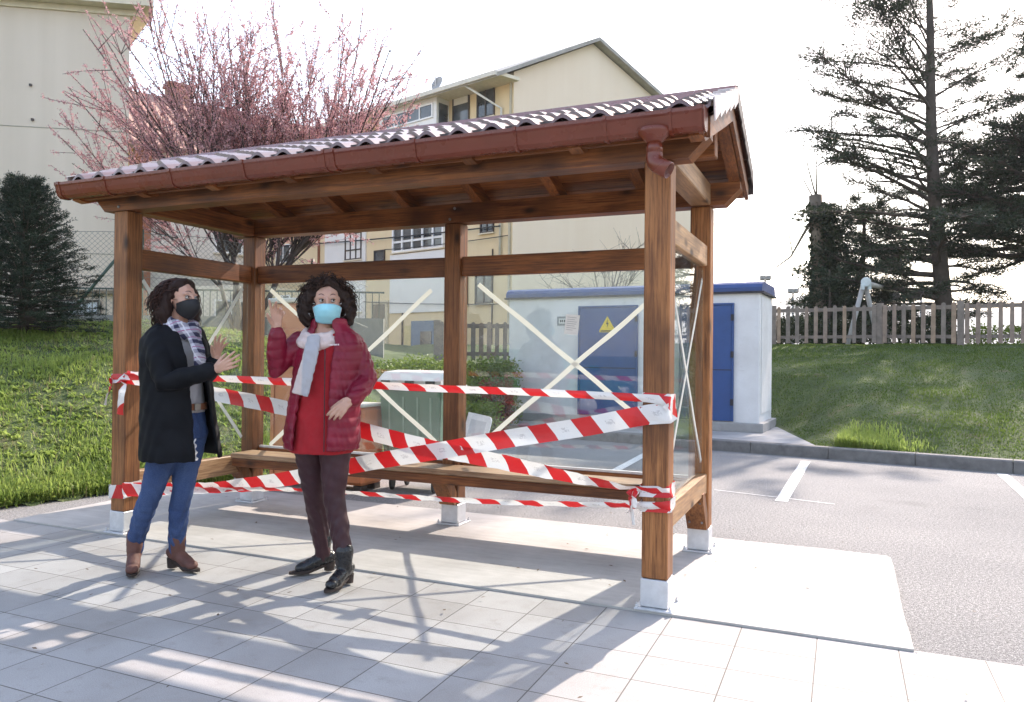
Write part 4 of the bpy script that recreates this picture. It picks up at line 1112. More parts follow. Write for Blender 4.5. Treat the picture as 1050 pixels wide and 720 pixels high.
# swing frame behind the fence
sw = empty('swing_frame', (9.33, 20.2, 0)); tag(sw, 'wooden A frame swing with pale end cap behind the picket fence', 'swing')
SWM = simple('grey_swing_timber', (.36, .35, .33), .7); CAPM = simple('pale_cap', (.55, .62, .63), .5)
z0 = 1.62
for (lx, ly, bx_, by_) in ((-.55, -.15, 0, 0), (.62, .35, 0, 0), (2.2, 3.3, 2.65, 3.6), (3.2, 3.9, 2.65, 3.6)):
    tb = Tubes(); tb.add([(lx, ly, z0 - .2), (bx_ + (lx - bx_) * .05, by_ + (ly - by_) * .05, 3.25 if bx_ == 0 else 3.38)], .062, 10); tb.build('leg', SWM, sw)
tb = Tubes(); tb.add([(-.03, -.08, 3.27), (2.67, 3.65, 3.40)], .07, 10); tb.build('crossbar', simple('pale_beam', (.52, .50, .46), .7), sw)
bm = bmesh.new(); bm_lathe(bm, [(.11, -.03), (.125, -.02), (.125, .02), (.11, .03)], 20)
bmesh.ops.rotate(bm, verts=bm.verts, cent=(0, 0, 0), matrix=Matrix.Rotation(R(90), 3, 'X')); bmesh.ops.rotate(bm, verts=bm.verts, cent=(0, 0, 0), matrix=Matrix.Rotation(R(-28), 3, 'Z')); bmesh.ops.translate(bm, verts=bm.verts, vec=(-.02, -.14, 3.29))
bm_box(bm, -.15, -.07, -.17, -.11, 3.09, 3.24); bm_box(bm, .03, .11, -.17, -.11, 3.09, 3.24)
bm_obj('end_cap', bm, CAPM, sw)

# floodlight masts far away
LP = simple('mast_grey', (.22, .23, .25), .6)
def mast(x, y, z, label, head=True):
    m_ = empty('floodlight_mast', (x, y, 0)); tag(m_, label, 'lamp post', 'distant floodlight masts')
    tb = Tubes(); tb.add([(0, 0, 0), (0, 0, z)], [.13, .07], 8); tb.build('pole', LP, m_)
    if head:
        bm = bmesh.new(); bm_box(bm, -.40, .40, -.06, .06, z - .06, z + .02); bm_box(bm, -.40, -.05, -.2, .1, z + .03, z + .30); bm_box(bm, .05, .40, -.2, .1, z + .03, z + .30); bm_obj('lamp_head', bm, LP, m_)
mast(19.9, 60, 7.4, 'distant floodlight mast nearest the blue kiosk roof')
mast(22.1, 60, 6.4, 'distant floodlight mast beside the ivy clad trunk')
mast(33.75, 60, 9.0, 'tall slim distant mast right of the big conifer trunk', False)
mast(32.2, 60, 7.0, 'short slim distant mast close to the big conifer trunk', False)

# ------------------------------------------------------------------ wire mesh fence on the left bank
WIRE = simple('galvanised_wire', (.20, .21, .20), .5, .4); GPOST = simple('green_post', (.03, .065, .045), .5)
cf = empty('wire_fence', (-12.2, 11.0, 0)); tag(cf, 'diamond mesh wire fence with green posts across the left bank', 'fence')
cA, cB = Vector((-12.2, 11.0, 0)), Vector((-2.6, 13.7, 0)); cd = (cB - cA).normalized(); CL = (cB - cA).length
def cz(t):
    p = cA + cd * t; return float(lh(np.array([p.x]), np.array([p.y]))[0])
tw = Tubes(); S_ = .085; H_ = 1.5
def hseg(t0, z0_, t1, z1_):
    # clip to the fence length
    tw.add([cd * t0 + Vector((0, 0, cz(t0) + z0_)), cd * t1 + Vector((0, 0, cz(t1) + z1_))], .0028, 3, cap=False)
t = -H_
while t < CL:
    for sg in (1, -1):
        n_ = 6
        for i in range(n_):
            za, zb = H_ * i / n_, H_ * (i + 1) / n_
            ta = t + (za if sg > 0 else H_ - za); tb_ = t + (zb if sg > 0 else H_ - zb)
            if 0 <= min(ta, tb_) and max(ta, tb_) <= CL: hseg(ta, za + .03, tb_, zb + .03)
    t += S_
wires = tw.build('mesh', WIRE, cf, smooth=False)
tw = Tubes()
for hz in (.06, .8, 1.53): tw.add([cd * (CL * i / 30) + Vector((0, 0, cz(CL * i / 30) + hz)) for i in range(31)], .004, 4)
tw.build('straining_wire', WIRE, cf)
for t in (0.3, 3.2, 6.25, 9.0):
    tw = Tubes(); p = cd * t; tw.add([p + Vector((0, 0, cz(t) - .2)), p + Vector((0, 0, cz(t) + 1.6))], .03, 8); tw.build('post', GPOST, cf)
tw = Tubes(); p = cd * 6.0; tw.add([p + Vector((0, -.1, cz(6.0) + 1.2)), p + cd * -.9 + Vector((0, -.1, cz(5.1)))], .025, 8); tw.build('strut', GPOST, cf)
# ------------------------------------------------------------------ vegetation
def rot_basis(g, n):
    a = g.normal(size=(n, 3)); a /= np.linalg.norm(a, axis=1)[:, None]
    b = g.normal(size=(n, 3)); b -= a * (a * b).sum(1)[:, None]; b /= np.linalg.norm(b, axis=1)[:, None]
    return a, b
def leaf_mesh(name, P, L, W, mat, parent=None, A=None, g=None):
    """one small folded leaf (two triangles) per point; A = optional preferred directions"""
    n = len(P); a, b = rot_basis(g, n)
    if A is not None:
        a = A / np.maximum(np.linalg.norm(A, axis=1)[:, None], 1e-9); b = b - a * (a * b).sum(1)[:, None]; b /= np.maximum(np.linalg.norm(b, axis=1)[:, None], 1e-9)
    c = np.cross(a, b)
    L = np.broadcast_to(L, n)[:, None]; W = np.broadcast_to(W, n)[:, None]
    v0 = P; v1 = P + a * L * .5 + b * W * .5 + c * W * .12; v2 = P + a * L; v3 = P + a * L * .5 - b * W * .5 + c * W * .12
    V = np.stack([v0, v1, v2, v3], 1).reshape(-1, 3)
    k = np.arange(n)[:, None] * 4
    T = np.concatenate([k + [0, 1, 2], k + [0, 2, 3]], 1).reshape(-1, 3)
    return mesh_obj(name, V, T, mat, parent)
BARK = simple('conifer_bark', (.075, .058, .047), .9, var=.3, scale=5, bump=.6, bscale=25)
CHBARK = simple('cherry_bark', (.055, .036, .032), .7, var=.3, scale=8, bump=.4, bscale=40)
NEEDLE = leaf_mat('conifer_needles', (.016, .030, .016), (.045, .065, .032), .18, .5, 1.2)
SPRUCE = leaf_mat('spruce_needles', (.010, .022, .013), (.028, .045, .024), .10, .5, 2.0)

def vec(a): return np.array(a, float)
def branchy_conifer(name, base, top, label, seed, branches, r0, foliage=1.0, group=None, blade=(.16, .03)):
    """branches: list of (height fraction, azimuth, length, rise) """
    g = np.random.default_rng(seed)
    root = empty(name, base); tag(root, label, 'tree', group)
    top = vec(top) - vec(base)
    tb = Tubes()
    N = 14
    def tp(t): return top * t + np.array([.10 * math.sin(3.1 * t + seed), .08 * math.sin(4.3 * t + 2 * seed), 0]) * (t * (1 - t) * 4)
    tb.add([Vector(tp(i / N)) for i in range(N + 1)], [r0 * (1 - .70 * (i / N)) * (1.25 if i == 0 else 1) for i in range(N + 1)], 10)
    P = []; A = []
    for (t, az, L, rise) in branches:
        p = tp(t); d = np.array([math.cos(az) * math.cos(rise), math.sin(az) * math.cos(rise), math.sin(rise)])
        pts = [p]; n = 9
        for i in range(n):
            d = d + g.normal(size=3) * .07; d[2] -= .035 if rise > .1 else -.01
            d /= np.linalg.norm(d); pts.append(pts[-1] + d * L / n)
        rr = max(.012, r0 * .34 * (1 - t) + .012) * min(1.2, L / 3)
        tb.add([Vector(q) for q in pts], [rr * (1 - .85 * i / n) for i in range(n + 1)], 5, cap=False)
        # side twigs in a flat spray
        nt = int(5 + L * 6)
        for k in range(nt):
            s = g.uniform(.22, 1.0) ** .8; f = s * n; i = min(n - 1, int(f)); q = pts[i] + (pts[i + 1] - pts[i]) * (f - i)
            dd = pts[i + 1] - pts[i]; dd /= np.linalg.norm(dd)
            sd_ = np.cross(dd, [0, 0, 1]); sd_ /= max(1e-6, np.linalg.norm(sd_))
            tl = L * g.uniform(.14, .34) * (1.15 - .6 * s); td = dd * g.uniform(.4, .9) + sd_ * g.choice([-1, 1]) * g.uniform(.4, 1.0) + np.array([0, 0, g.uniform(-.12, .3)])
            td /= np.linalg.norm(td); e = q + td * tl
            tb.add([Vector(q), Vector((q + e) / 2 + np.array([0, 0, .02])), Vector(e)], [rr * .28, rr * .2, rr * .08], 3, cap=False)
            m_ = int(foliage * (14 + 46 * tl) * g.uniform(.5, 1.3))
            u = g.uniform(.15, 1.08, m_)[:, None]
            c = q + (e - q) * u + g.normal(size=(m_, 3)) * np.array([.085, .085, .05])
            P.append(c); A.append(td[None] * .8 + g.normal(size=(m_, 3)) * .55 + np.array([0, 0, .12]))
    tb.build('trunk', BARK, root)
    P = np.concatenate(P); A = np.concatenate(A)
    leaf_mesh('crown', P, g.uniform(.6, 1.3, len(P)) * blade[0], blade[1], NEEDLE, root, A, g)
    return root
def ring(g, n, t0, t1, L0, L1, r0, r1, az=None):
    out = []
    for i in range(n):
        t = t0 + (t1 - t0) * (i + g.uniform(0, 1)) / n; f = (t - t0) / (t1 - t0)
        a = g.uniform(0, 2 * math.pi) if az is None else g.uniform(*az)
        out.append((t, a, (L0 + (L1 - L0) * f) * g.uniform(.65, 1.2), (r0 + (r1 - r0) * f) + g.normal() * .1))
    return out
g = np.random.default_rng(11)
# the big conifer: trunk visible bare at mid height, long rising limbs to the left (pi = left, 0 = right)
H = 17.0
base = (12.55, 22.0, 1.45); topp = (11.95, 22.0, 12.5)
br = ring(g, 22, .08, .36, 2.8, 3.2, .10, .28, (math.pi * .7, math.pi * 1.35)) + ring(g, 26, .36, .84, 3.4, 3.6, .50, .62, (math.pi * .78, math.pi * 1.25)) \
   + ring(g, 9, .08, .24, 1.5, 1.8, .05, .2, (-.5, .5)) + ring(g, 18, .52, .9, 2.4, 2.4, .35, .5, (-.7, .8)) \
   + ring(g, 16, .25, .8, 2.0, 2.4, .25, .4, (.8, 2.3)) + ring(g, 10, .86, .99, 1.6, .9, .6, .8)
branchy_conifer('conifer_tree', base, topp, 'tall conifer with a straight dark trunk and rising limbs behind the picket fence', 3, br, .25, .72)
br = ring(g, 84, .22, .97, 4.8, 1.0, .05, .3) + ring(g, 26, .25, .6, 4.2, 4.2, -.02, .15, (math.pi * .7, math.pi * 1.4))
branchy_conifer('conifer_tree', (16.6, 22.5, 1.5), (16.9, 22.5, 12.8), 'dense layered conifer at the right edge beside the taller one', 4, br, .32, 1.25)
br = ring(g, 105, .06, .97, 2.5, .8, .08, .35)
branchy_conifer('conifer_tree', (11.6, 25.6, 1.45), (11.8, 25.6, 6.5), 'low dense dark conifer directly behind the swing frame', 5, br, .14, 1.25)
br = ring(g, 34, .1, .95, 1.2, .6, .05, .3)
branchy_conifer('conifer_tree', (9.3, 22.6, 1.45), (9.4, 22.6, 3.9), 'small bushy conifer at the foot of the ivy clad stump', 6, br, .08, 1.1)
# conifers further right, out of the frame, that shade the bank are left out
# ivy clad snag
sn = empty('ivy_stump', (9.82, 24.2, 1.4)); tag(sn, 'tall lopped trunk wrapped in ivy with a few bare shoots', 'tree')
tb = Tubes(); tb.add([(0, 0, 0), (-.02, 0, 1.8), (-.10, 0, 3.4), (-.22, 0, 5.05)], [.30, .25, .23, .20], 12)
tb.add([(-.2, 0, 4.5), (-.62, .1, 3.7), (-.95, .1, 3.1), (-1.6, .2, 2.6)], [.06, .045, .03, .012], 6)
tb.add([(-.2, 0, 5.0), (-.45, 0, 5.9), (-.62, .1, 6.9)], [.03, .02, .006], 5); tb.add([(-.18, 0, 5.0), (-.2, 0, 6.0), (-.1, .1, 7.2)], [.03, .018, .006], 5)
tb.add([(-.9, .1, 3.2), (-1.1, .1, 4.3), (-1.25, .1, 4.9)], [.02, .012, .005], 4); tb.add([(-.25, 0, 4.9), (-.8, 0, 5.9), (-1.15, .1, 6.6)], [.025, .015, .005], 4)
tb.build('trunk', simple('lopped_bark', (.16, .13, .10), .9, var=.3, scale=4, bump=.5, bscale=20), sn)
n = 9000; t = g.uniform(0, .97, n) ** .85; a = g.uniform(-1.6, 2.9, n)
rr_ = .22 + np.abs(g.normal(0, .13, n)) * (.5 + 2.6 * np.clip(np.sin(t * 17 + 1.5 * np.sin(a * 2)), 0, 1) ** 2) * (1.15 - .5 * t)
P = np.stack([-.15 * t + rr_ * np.cos(a) * 1.25 + .1, rr_ * np.sin(a + 3.6), t * 4.9 - .1 * g.uniform(0, 1, n)], -1)
leaf_mesh('ivy', P, g.uniform(.07, .15, n), .10, NEEDLE, sn, g=g)

# the spruce on the left bank
sp = empty('spruce_tree', (-6.42, 10.0, 1.55)); tag(sp, 'dark bushy spruce on top of the grassy bank by the wire fence', 'tree')
tb = Tubes(); tb.add([(0, 0, -.1), (0, 0, 2.0)], [.07, .01], 8)
P = []; A = []
for i in range(230):
    t = (i + g.uniform(0, 1)) / 230; z = .02 + 1.86 * t; Lb = (.95 * (1 - t) ** .62 + .06) * g.uniform(.78, 1.12); a = i * 2.39996 + g.uniform(-.2, .2); rise = .02 + .75 * t
    d = np.array([math.cos(a) * math.cos(rise), math.sin(a) * math.cos(rise), math.sin(rise)]); p0 = np.array([0, 0, z]); p1 = p0 + d * Lb + np.array([0, 0, -.10 * Lb + .05])
    tb.add([Vector(p0), Vector((p0 + p1) / 2 + np.array([0, 0, -.03])), Vector(p1)], [.011, .008, .003], 4, cap=False)
    for k in range(int(6 + 16 * Lb)):
        s = g.uniform(.25, 1.0); q = p0 + (p1 - p0) * s; sd_ = np.cross(d, [0, 0, 1]); tl = .22 * (1.15 - s * .7) * g.uniform(.6, 1.2)
        td = d * .7 + sd_ * g.choice([-1, 1]) * g.uniform(.3, 1) + np.array([0, 0, g.uniform(-.3, .15)]); td /= np.linalg.norm(td)
        m_ = int(26 * tl / .15); u = g.uniform(0, 1, m_)[:, None]
        P.append(q + td * tl * u + g.normal(size=(m_, 3)) * .008); A.append(td + g.normal(size=(m_, 3)) * .75)
tb.build('trunk', BARK, sp); P = np.concatenate(P); A = np.concatenate(A)
leaf_mesh('crown', P, g.uniform(.025, .05, len(P)), .009, SPRUCE, sp, A, g)

# blossoming tree
ch = empty('blossom_tree', (-4.65, 13.0, 1.45)); tag(ch, 'leafless plum tree fanning out in pink blossom behind the shelter', 'tree')
BLOS = leaf_mat('pink_blossom', (.46, .20, .21), (.72, .47, .48), .4, .6, 5.0)
tb = Tubes(); P = []; A = []
gc = np.random.default_rng(21)
ch_clip = (np.array([.05, 0, 3.6]), np.array([3.15, 2.4, 3.35]))
def shoot(p, d, L, r, lvl, n=7):
    pts = [p]
    for i in range(n):
        if lvl >= 1 and ch_clip is not None:
            q_ = (pts[-1] - ch_clip[0]) / ch_clip[1]
            if q_ @ q_ > 1.0 + .25 * gc.uniform(-1, 1): break
        d = d + gc.normal(size=3) * (.05 if lvl > 1 else .09) + np.array([0, 0, .045 if lvl < 3 else .015]); d = d / np.linalg.norm(d); pts.append(pts[-1] + d * L / n)
    if len(pts) < 2: pts.append(pts[0] + d * .05)
    m_ = len(pts) - 1
    tb.add([Vector(q) for q in pts], [max(.0026, r * (1 - .62 * i / n)) for i in range(m_ + 1)], 6 if lvl < 2 else 3, cap=lvl < 2)
    return pts, d
def bloom(pts, f0, dens):
    for i in range(len(pts) - 1):
        if i / len(pts) < f0: continue
        sl_ = np.linalg.norm(pts[i + 1] - pts[i]); m_ = gc.poisson(dens * sl_)
        if m_ == 0: continue
        u = gc.uniform(0, 1, m_)[:, None]; c = pts[i] + (pts[i + 1] - pts[i]) * u + gc.normal(size=(m_, 3)) * .012
        c = np.repeat(c, 3, 0) + gc.normal(size=(3 * m_, 3)) * .010
        P.append(c)
stems = [((-.22, 0, 1.0), .095, [(-.58, .1, .75), (-.38, -.2, .9), (-.18, .25, .95)]), ((.10, .05, 1.0), .085, [(-.02, -.1, 1), (.20, .3, .95), (-.2, .4, .9)]), ((.55, -.05, .9), .08, [(.45, .2, .95), (.60, -.2, .88), (.30, 0, 1)]), ((.55, .2, .95), .06, [(.55, .1, .9), (.40, -.2, .95)]), ((-.5, .1, .85), .055, [(-.80, .15, .6)])]
for d0, r, subs in stems:
    d0 = vec(d0) / np.linalg.norm(d0)
    pts, dd = shoot(vec((0, 0, 0)), d0, 1.5, r, 0, 6)
    for s in subs:
        s = vec(s) / np.linalg.norm(s)
        p1, d1 = shoot(pts[min(len(pts) - 1, gc.integers(4, 7))], s, gc.uniform(1.3, 1.9), r * .55, 1, 7)
        for k in range(17):
            i = gc.integers(1, 8); dv_ = s + gc.normal(size=3) * np.array([.52, .5, .22]); dv_ /= np.linalg.norm(dv_)
            p2, d2 = shoot(p1[min(i, len(p1) - 1)], dv_ + np.array([0, 0, .25]), gc.uniform(1.5, 3.3) * (1.0 if s[2] > .5 else .75), r * .2, 2, 8); bloom(p2, .15, 34)
            for q in range(11):
                i2 = gc.integers(1, 8); dv2 = d2 + gc.normal(size=3) * .45; dv2 /= np.linalg.norm(dv2)
                p3, _ = shoot(p2[min(i2, len(p2) - 1)], dv2, gc.uniform(.4, 1.1), r * .085, 3, 5); bloom(p3, .05, 44)
tb.build('trunk', CHBARK, ch)
P = np.concatenate(P); leaf_mesh('blossom', P, gc.uniform(.018, .036, len(P)), gc.uniform(.016, .03, len(P)), BLOS, ch, g=gc)

# small bare tree in front of the gable
ch_clip = None
bt = empty('bare_tree', (2.75, 20.0, .2)); tag(bt, 'small leafless tree behind the kiosk against the pale gable', 'tree')
tb = Tubes()
PALETW = simple('pale_twig', (.20, .17, .14), .8)
pts, d = shoot(vec((0, 0, 0)), vec((0.05, 0, 1)), 2.4, .07, 0, 5)
for k in range(9):
    dv_ = vec((gc.normal() * .6, gc.normal() * .5, .8)); dv_ /= np.linalg.norm(dv_)
    p1, d1 = shoot(pts[gc.integers(3, 6)], dv_, gc.uniform(1.1, 1.7), .03, 2, 6)
    for q in range(8):
        dv2 = d1 + gc.normal(size=3) * .55; dv2 /= np.linalg.norm(dv2); p2, d2 = shoot(p1[gc.integers(1, 7)], dv2, gc.uniform(.5, 1.0), .012, 3, 5)
        for w in range(4):
            dv3 = d2 + gc.normal(size=3) * .6; dv3 /= np.linalg.norm(dv3); shoot(p2[gc.integers(1, 6)], dv3, gc.uniform(.25, .5), .006, 3, 3)
tb.build('trunk', PALETW, bt)

# hedge, red shrub and rough growth beside the kiosk
HEDGE = leaf_mat('hedge_leaves', (.07, .125, .018), (.25, .32, .06), .4, .45, 2.0)
def leafy(name, label, cat, org, half, n, size, mat, sx=1.0, core=None, seed=1, ground=True):
    g_ = np.random.default_rng(seed); root = empty(name, org); tag(root, label, cat)
    u = g_.uniform(-1, 1, (n * 2, 3)); r = np.max(np.abs(u), 1)
    keep = (r > .55); u = u[keep][:n]
    w = 1 + .10 * np.sin(u[:, :1] * 9 + seed) + .08 * np.sin(u[:, 1:2] * 7 + u[:, :1] * 13)
    P = u * w * np.array(half) + np.array([0, 0, half[2]]) + g_.normal(size=(len(u), 3)) * .03
    leaf_mesh('foliage', P, g_.uniform(.6, 1.3, len(P)) * size, size * .6, mat, root, g=g_)
    tb_ = Tubes()
    for i in range(int(6 + half[0] * 6)):
        x = g_.uniform(-1, 1) * half[0] * .85; y = g_.uniform(-1, 1) * half[1] * .6
        tb_.add([(x, y, -.1), (x + g_.normal() * .08, y + g_.normal() * .05, half[2] * .9), (x + g_.normal() * .15, y + g_.normal() * .1, half[2] * 1.7)], [.018, .012, .004], 4)
    tb_.build('stem', BARK, root); return root
leafy('clipped_hedge', 'long clipped hedge with sunlit top behind the green bin', 'hedge', (-1.55, 13.2, .10), (1.75, .5, .53), 16000, .06, HEDGE, seed=2)
REDL = leaf_mat('red_leaves', (.16, .03, .02), (.30, .10, .05), .3, .4, 3.0)
leafy('red_shrub', 'small red leaved shrub between the hedge and the kiosk', 'shrub', (-.22, 12.25, .15), (.22, .22, .36), 1500, .055, REDL, seed=3)
leafy('ivy_shrub', 'low mixed green shrub below the hedge beside the kiosk', 'shrub', (-.62, 11.6, -.02), (.42, .4, .28), 3200, .06, HEDGE, seed=4)
leafy('ivy_shrub', 'rounded green shrub half hidden by the red leaved one', 'shrub', (-.95, 12.3, .05), (.5, .35, .42), 3000, .055, HEDGE, seed=5)

LOWS = leaf_mat('low_shrub_leaves', (.018, .032, .014), (.06, .075, .03), .25, .5, 1.5)
leafy('shrub_row', 'dark low shrub row seen between the pickets under the conifers', 'shrub', (9.3, 20.9, 1.45), (2.5, .5, .45), 7000, .09, LOWS, seed=7)
leafy('shrub_row', 'greener low shrub beyond the pickets right of the conifer trunk', 'shrub', (13.6, 20.0, 1.45), (1.6, .4, .35), 4000, .08, HEDGE, seed=8)
# ------------------------------------------------------------------ barrier tapes
TAPE = NT('barrier_tape'); uvn = TAPE.n('ShaderNodeUVMap'); sx = TAPE.n('ShaderNodeSeparateXYZ'); TAPE.l(uvn.outputs[0], sx.inputs[0])
fz = TAPE.math('FRACT', TAPE.math('DIVIDE', TAPE.math('ADD', sx.outputs['X'], TAPE.math('MULTIPLY', sx.outputs['Y'], -.055)), .25))
red = TAPE.math('LESS_THAN', fz, .45)
vv = TAPE.coord('Object')
# a small grey printed mark in the middle of each white field
du = TAPE.math('ABSOLUTE', TAPE.math('SUBTRACT', fz, .725)); dvv = TAPE.math('ABSOLUTE', TAPE.math('SUBTRACT', sx.outputs['Y'], .5))
mark = TAPE.math('MULTIPLY', TAPE.math('LESS_THAN', du, .085), TAPE.math('LESS_THAN', dvv, .13))
mk = TAPE.math('MULTIPLY', mark, TAPE.math('GREATER_THAN', TAPE.noise(vv, 130, 2), .5))
c = TAPE.mix(red, TAPE.mix(TAPE.math('MULTIPLY', mk, .55), (.80, .78, .76), (.45, .42, .42)), (.62, .018, .02))
TAPE.set(c, .38, 0, .5); TAPE.bump(TAPE.noise(vv, 28, 4, .6), .35, .01)
tr = TAPE.n('ShaderNodeBsdfTranslucent'); TAPE.l(c, tr.inputs['Color'])
mxs = TAPE.n('ShaderNodeMixShader'); mxs.inputs[0].default_value = .22
TAPE.l(TAPE.b.outputs[0], mxs.inputs[1]); TAPE.l(tr.outputs[0], mxs.inputs[2]); TAPE.l(mxs.outputs[0], TAPE.out.inputs['Surface']); TAPE = TAPE.m

def crom(pts, n):
    pts = [np.array(p, float) for p in pts]; out = []
    P = [2 * pts[0] - pts[1]] + pts + [2 * pts[-1] - pts[-2]]
    for i in range(1, len(P) - 2):
        for k in range(n):
            t = k / n; a, b, c_, d = P[i - 1], P[i], P[i + 1], P[i + 2]
            out.append(.5 * ((2 * b) + (-a + c_) * t + (2 * a - 5 * b + 4 * c_ - d) * t * t + (-a + 3 * b - 3 * c_ + d) * t ** 3))
    out.append(pts[-1]); return out
def ribbon(name, pts, parent=None, seed=1, u0=0.0, n=10, rows=3, linear=False):
    """pts: (lx, ly, z, width, roll) in the shelter frame; roll 0 = upright band"""
    q = []
    if linear:
        for a, b in zip(pts, pts[1:]):
            for k in range(n): q.append(np.array(a, float) + (np.array(b, float) - np.array(a, float)) * k / n)
        q.append(np.array(pts[-1], float))
    else: q = crom(pts, n)
    V = []; UV = []; F = []; L = u0; g_ = np.random.default_rng(seed); ph = g_.uniform(0, 6, 4)
    for i, p in enumerate(q):
        if i: L += float(np.linalg.norm(p[:3] - q[i - 1][:3]))
        t = q[min(i + 1, len(q) - 1)][:3] - q[max(i - 1, 0)][:3]; t = t / max(1e-9, np.linalg.norm(t))
        up_ = np.array([0, 0, 1.0]) if abs(t[2]) < .85 else np.array([1.0, 0, 0])
        w = up_ - t * (up_ @ t); w /= np.linalg.norm(w); nn = np.cross(t, w)
        wv = w * math.cos(p[4]) + nn * math.sin(p[4]); cu = np.cross(t, wv)
        for r in range(rows + 1):
            s = r / rows
            crumple = .0035 * math.sin(L * 34 + ph[0] + s * 2.5) + .0025 * math.sin(L * 61 + ph[1] - s * 4)
            bow = .010 * (s - .5) ** 2 * 4 * math.sin(L * 3 + ph[2])
            V.append(p[:3] + wv * p[3] * (.5 - s) + cu * ((crumple + bow) * (.35 if linear else 1)))
            UV.append((L, s))
    R_ = rows + 1
    for i in range(len(q) - 1):
        for r in range(rows):
            a = i * R_ + r; F.append((a, a + R_, a + R_ + 1, a + 1))
    uv = [UV[i] for f in F for i in f]
    o = mesh_obj(name, V, np.array(F), TAPE, parent, True, uv)
    return o
def tape(label, pts, tails, seed, wrapL=None, wrapR=None, u0=0):
    root = empty('barrier_tape', wpt(0, 0, 0), -YAW); tag(root, label, 'tape', 'red and white barrier tapes tied across the shelter front')
    ribbon('band', pts, root, seed, u0)
    e = .005 + .0012 * seed
    for w in (wrapL, wrapR):
        if not w: continue
        x0, z, wd, dz, rl = w; x1 = x0 + PW; y0 = -e; y1 = PW + e
        loop = [(x1 + e, y1 - .01, z + dz, wd, 0), (x1 + e, y0 + .003, z + dz * .3, wd, rl), (x1 + e - .003, y0, z, wd, rl), (x0 - e + .003, y0, z - dz, wd * .9, rl * .5), (x0 - e, y0 + .003, z - dz, wd, 0), (x0 - e, y1, z, wd, 0), (x1 + e, y1, z + dz, wd, 0)]
        ribbon('wrap', loop, root, seed + 3, .1 * seed, 6, 3, True)
    for i, tl in enumerate(tails): ribbon('tail', tl, root, seed + 7 + i, .07 * i + .02, 7)
    return root
o1, o2, o3, o4 = -.014, -.010, -.018, -.022
tape('narrow twisted upper barrier tape running nearly level at chest height',
     [(-3.80, o1, 1.105, .05, .2), (-3.4, o1, 1.107, .045, .5), (-2.99, o1, 1.107, .042, .3), (-2.43, o1, 1.101, .048, -.2), (-1.74, o1, 1.094, .045, .1), (-1.19, o1, 1.086, .043, .3), (-.66, o1, 1.078, .040, .1), (-.14, o1, 1.068, .040, .0), (.012, o1 * .8, 1.054, .05, 0)],
     [[(-3.93, -.016, 1.085, .03, .4), (-3.90, -.04, 1.03, .045, .6), (-3.925, -.045, .97, .05, .8), (-3.945, -.05, .90, .02, .9)], [(-3.80, -.02, 1.08, .04, .2), (-3.79, -.05, 1.02, .085, .3), (-3.80, -.055, .94, .085, .2), (-3.815, -.05, .84, .07, .1)]], 1,
     (-SW, 1.105, .045, .008, .3), (-PW, 1.07, .045, -.006, .2))
tape('wide barrier tape falling from the left post to the low knot on the right post',
     [(-3.80, o2, 1.10, .09, 0), (-3.4, o2, 1.055, .092, .1), (-3.008, o2, 1.011, .094, .1), (-2.35, o2, .926, .095, 0), (-1.826, o2, .822, .095, -.1), (-1.372, o2, .748, .094, .1), (-.883, o2, .693, .088, .2), (-.435, o2, .632, .066, .5), (-.16, o2, .60, .045, .9), (.01, o2, .592, .06, .3)],
     [[(-.15, -.02, .60, .03, .3), (-.185, -.05, .57, .05, .8), (-.18, -.055, .50, .035, 1.0), (-.165, -.05, .43, .025, .8)], [(-.16, -.02, .60, .03, .2), (-.17, -.06, .57, .04, .2), (-.165, -.065, .53, .04, .5), (-.19, -.05, .49, .03, .9)]], 2,
     (-SW, 1.085, .05, .014, .5), (-PW, .60, .06, .006, .5), .08)
tape('wide barrier tape rising from the left post foot to chest height on the right post',
     [(-3.80, o3, .325, .075, .1), (-3.02, o3, .395, .07, .3), (-2.735, o3, .435, .08, .2), (-2.344, o3, .501, .09, .1), (-1.768, o3, .635, .095, 0), (-1.372, o3, .717, .096, .1), (-.884, o3, .821, .098, 0), (-.438, o3, .908, .099, -.05), (-.15, o3, .975, .10, -.1), (.012, o3, 1.008, .10, -.15)],
     [], 3, None, (-PW, .995, .10, .02, .1), .15)
tape('low barrier tape sagging level just above the bench foot',
     [(-3.80, o4, .312, .10, .1), (-3.4, o4, .345, .07, .4), (-3.02, o4, .378, .05, .5), (-2.50, o4, .418, .036, .7), (-1.73, o4, .448, .036, .6), (-1.0, o4, .478, .036, .5), (-.434, o4, .502, .036, .6), (-.14, o4, .518, .035, .4), (.012, o4, .53, .055, .1)],
     [], 4, (-SW, .298, .10, .012, 0), (-PW, .525, .055, .008, .2), .02)
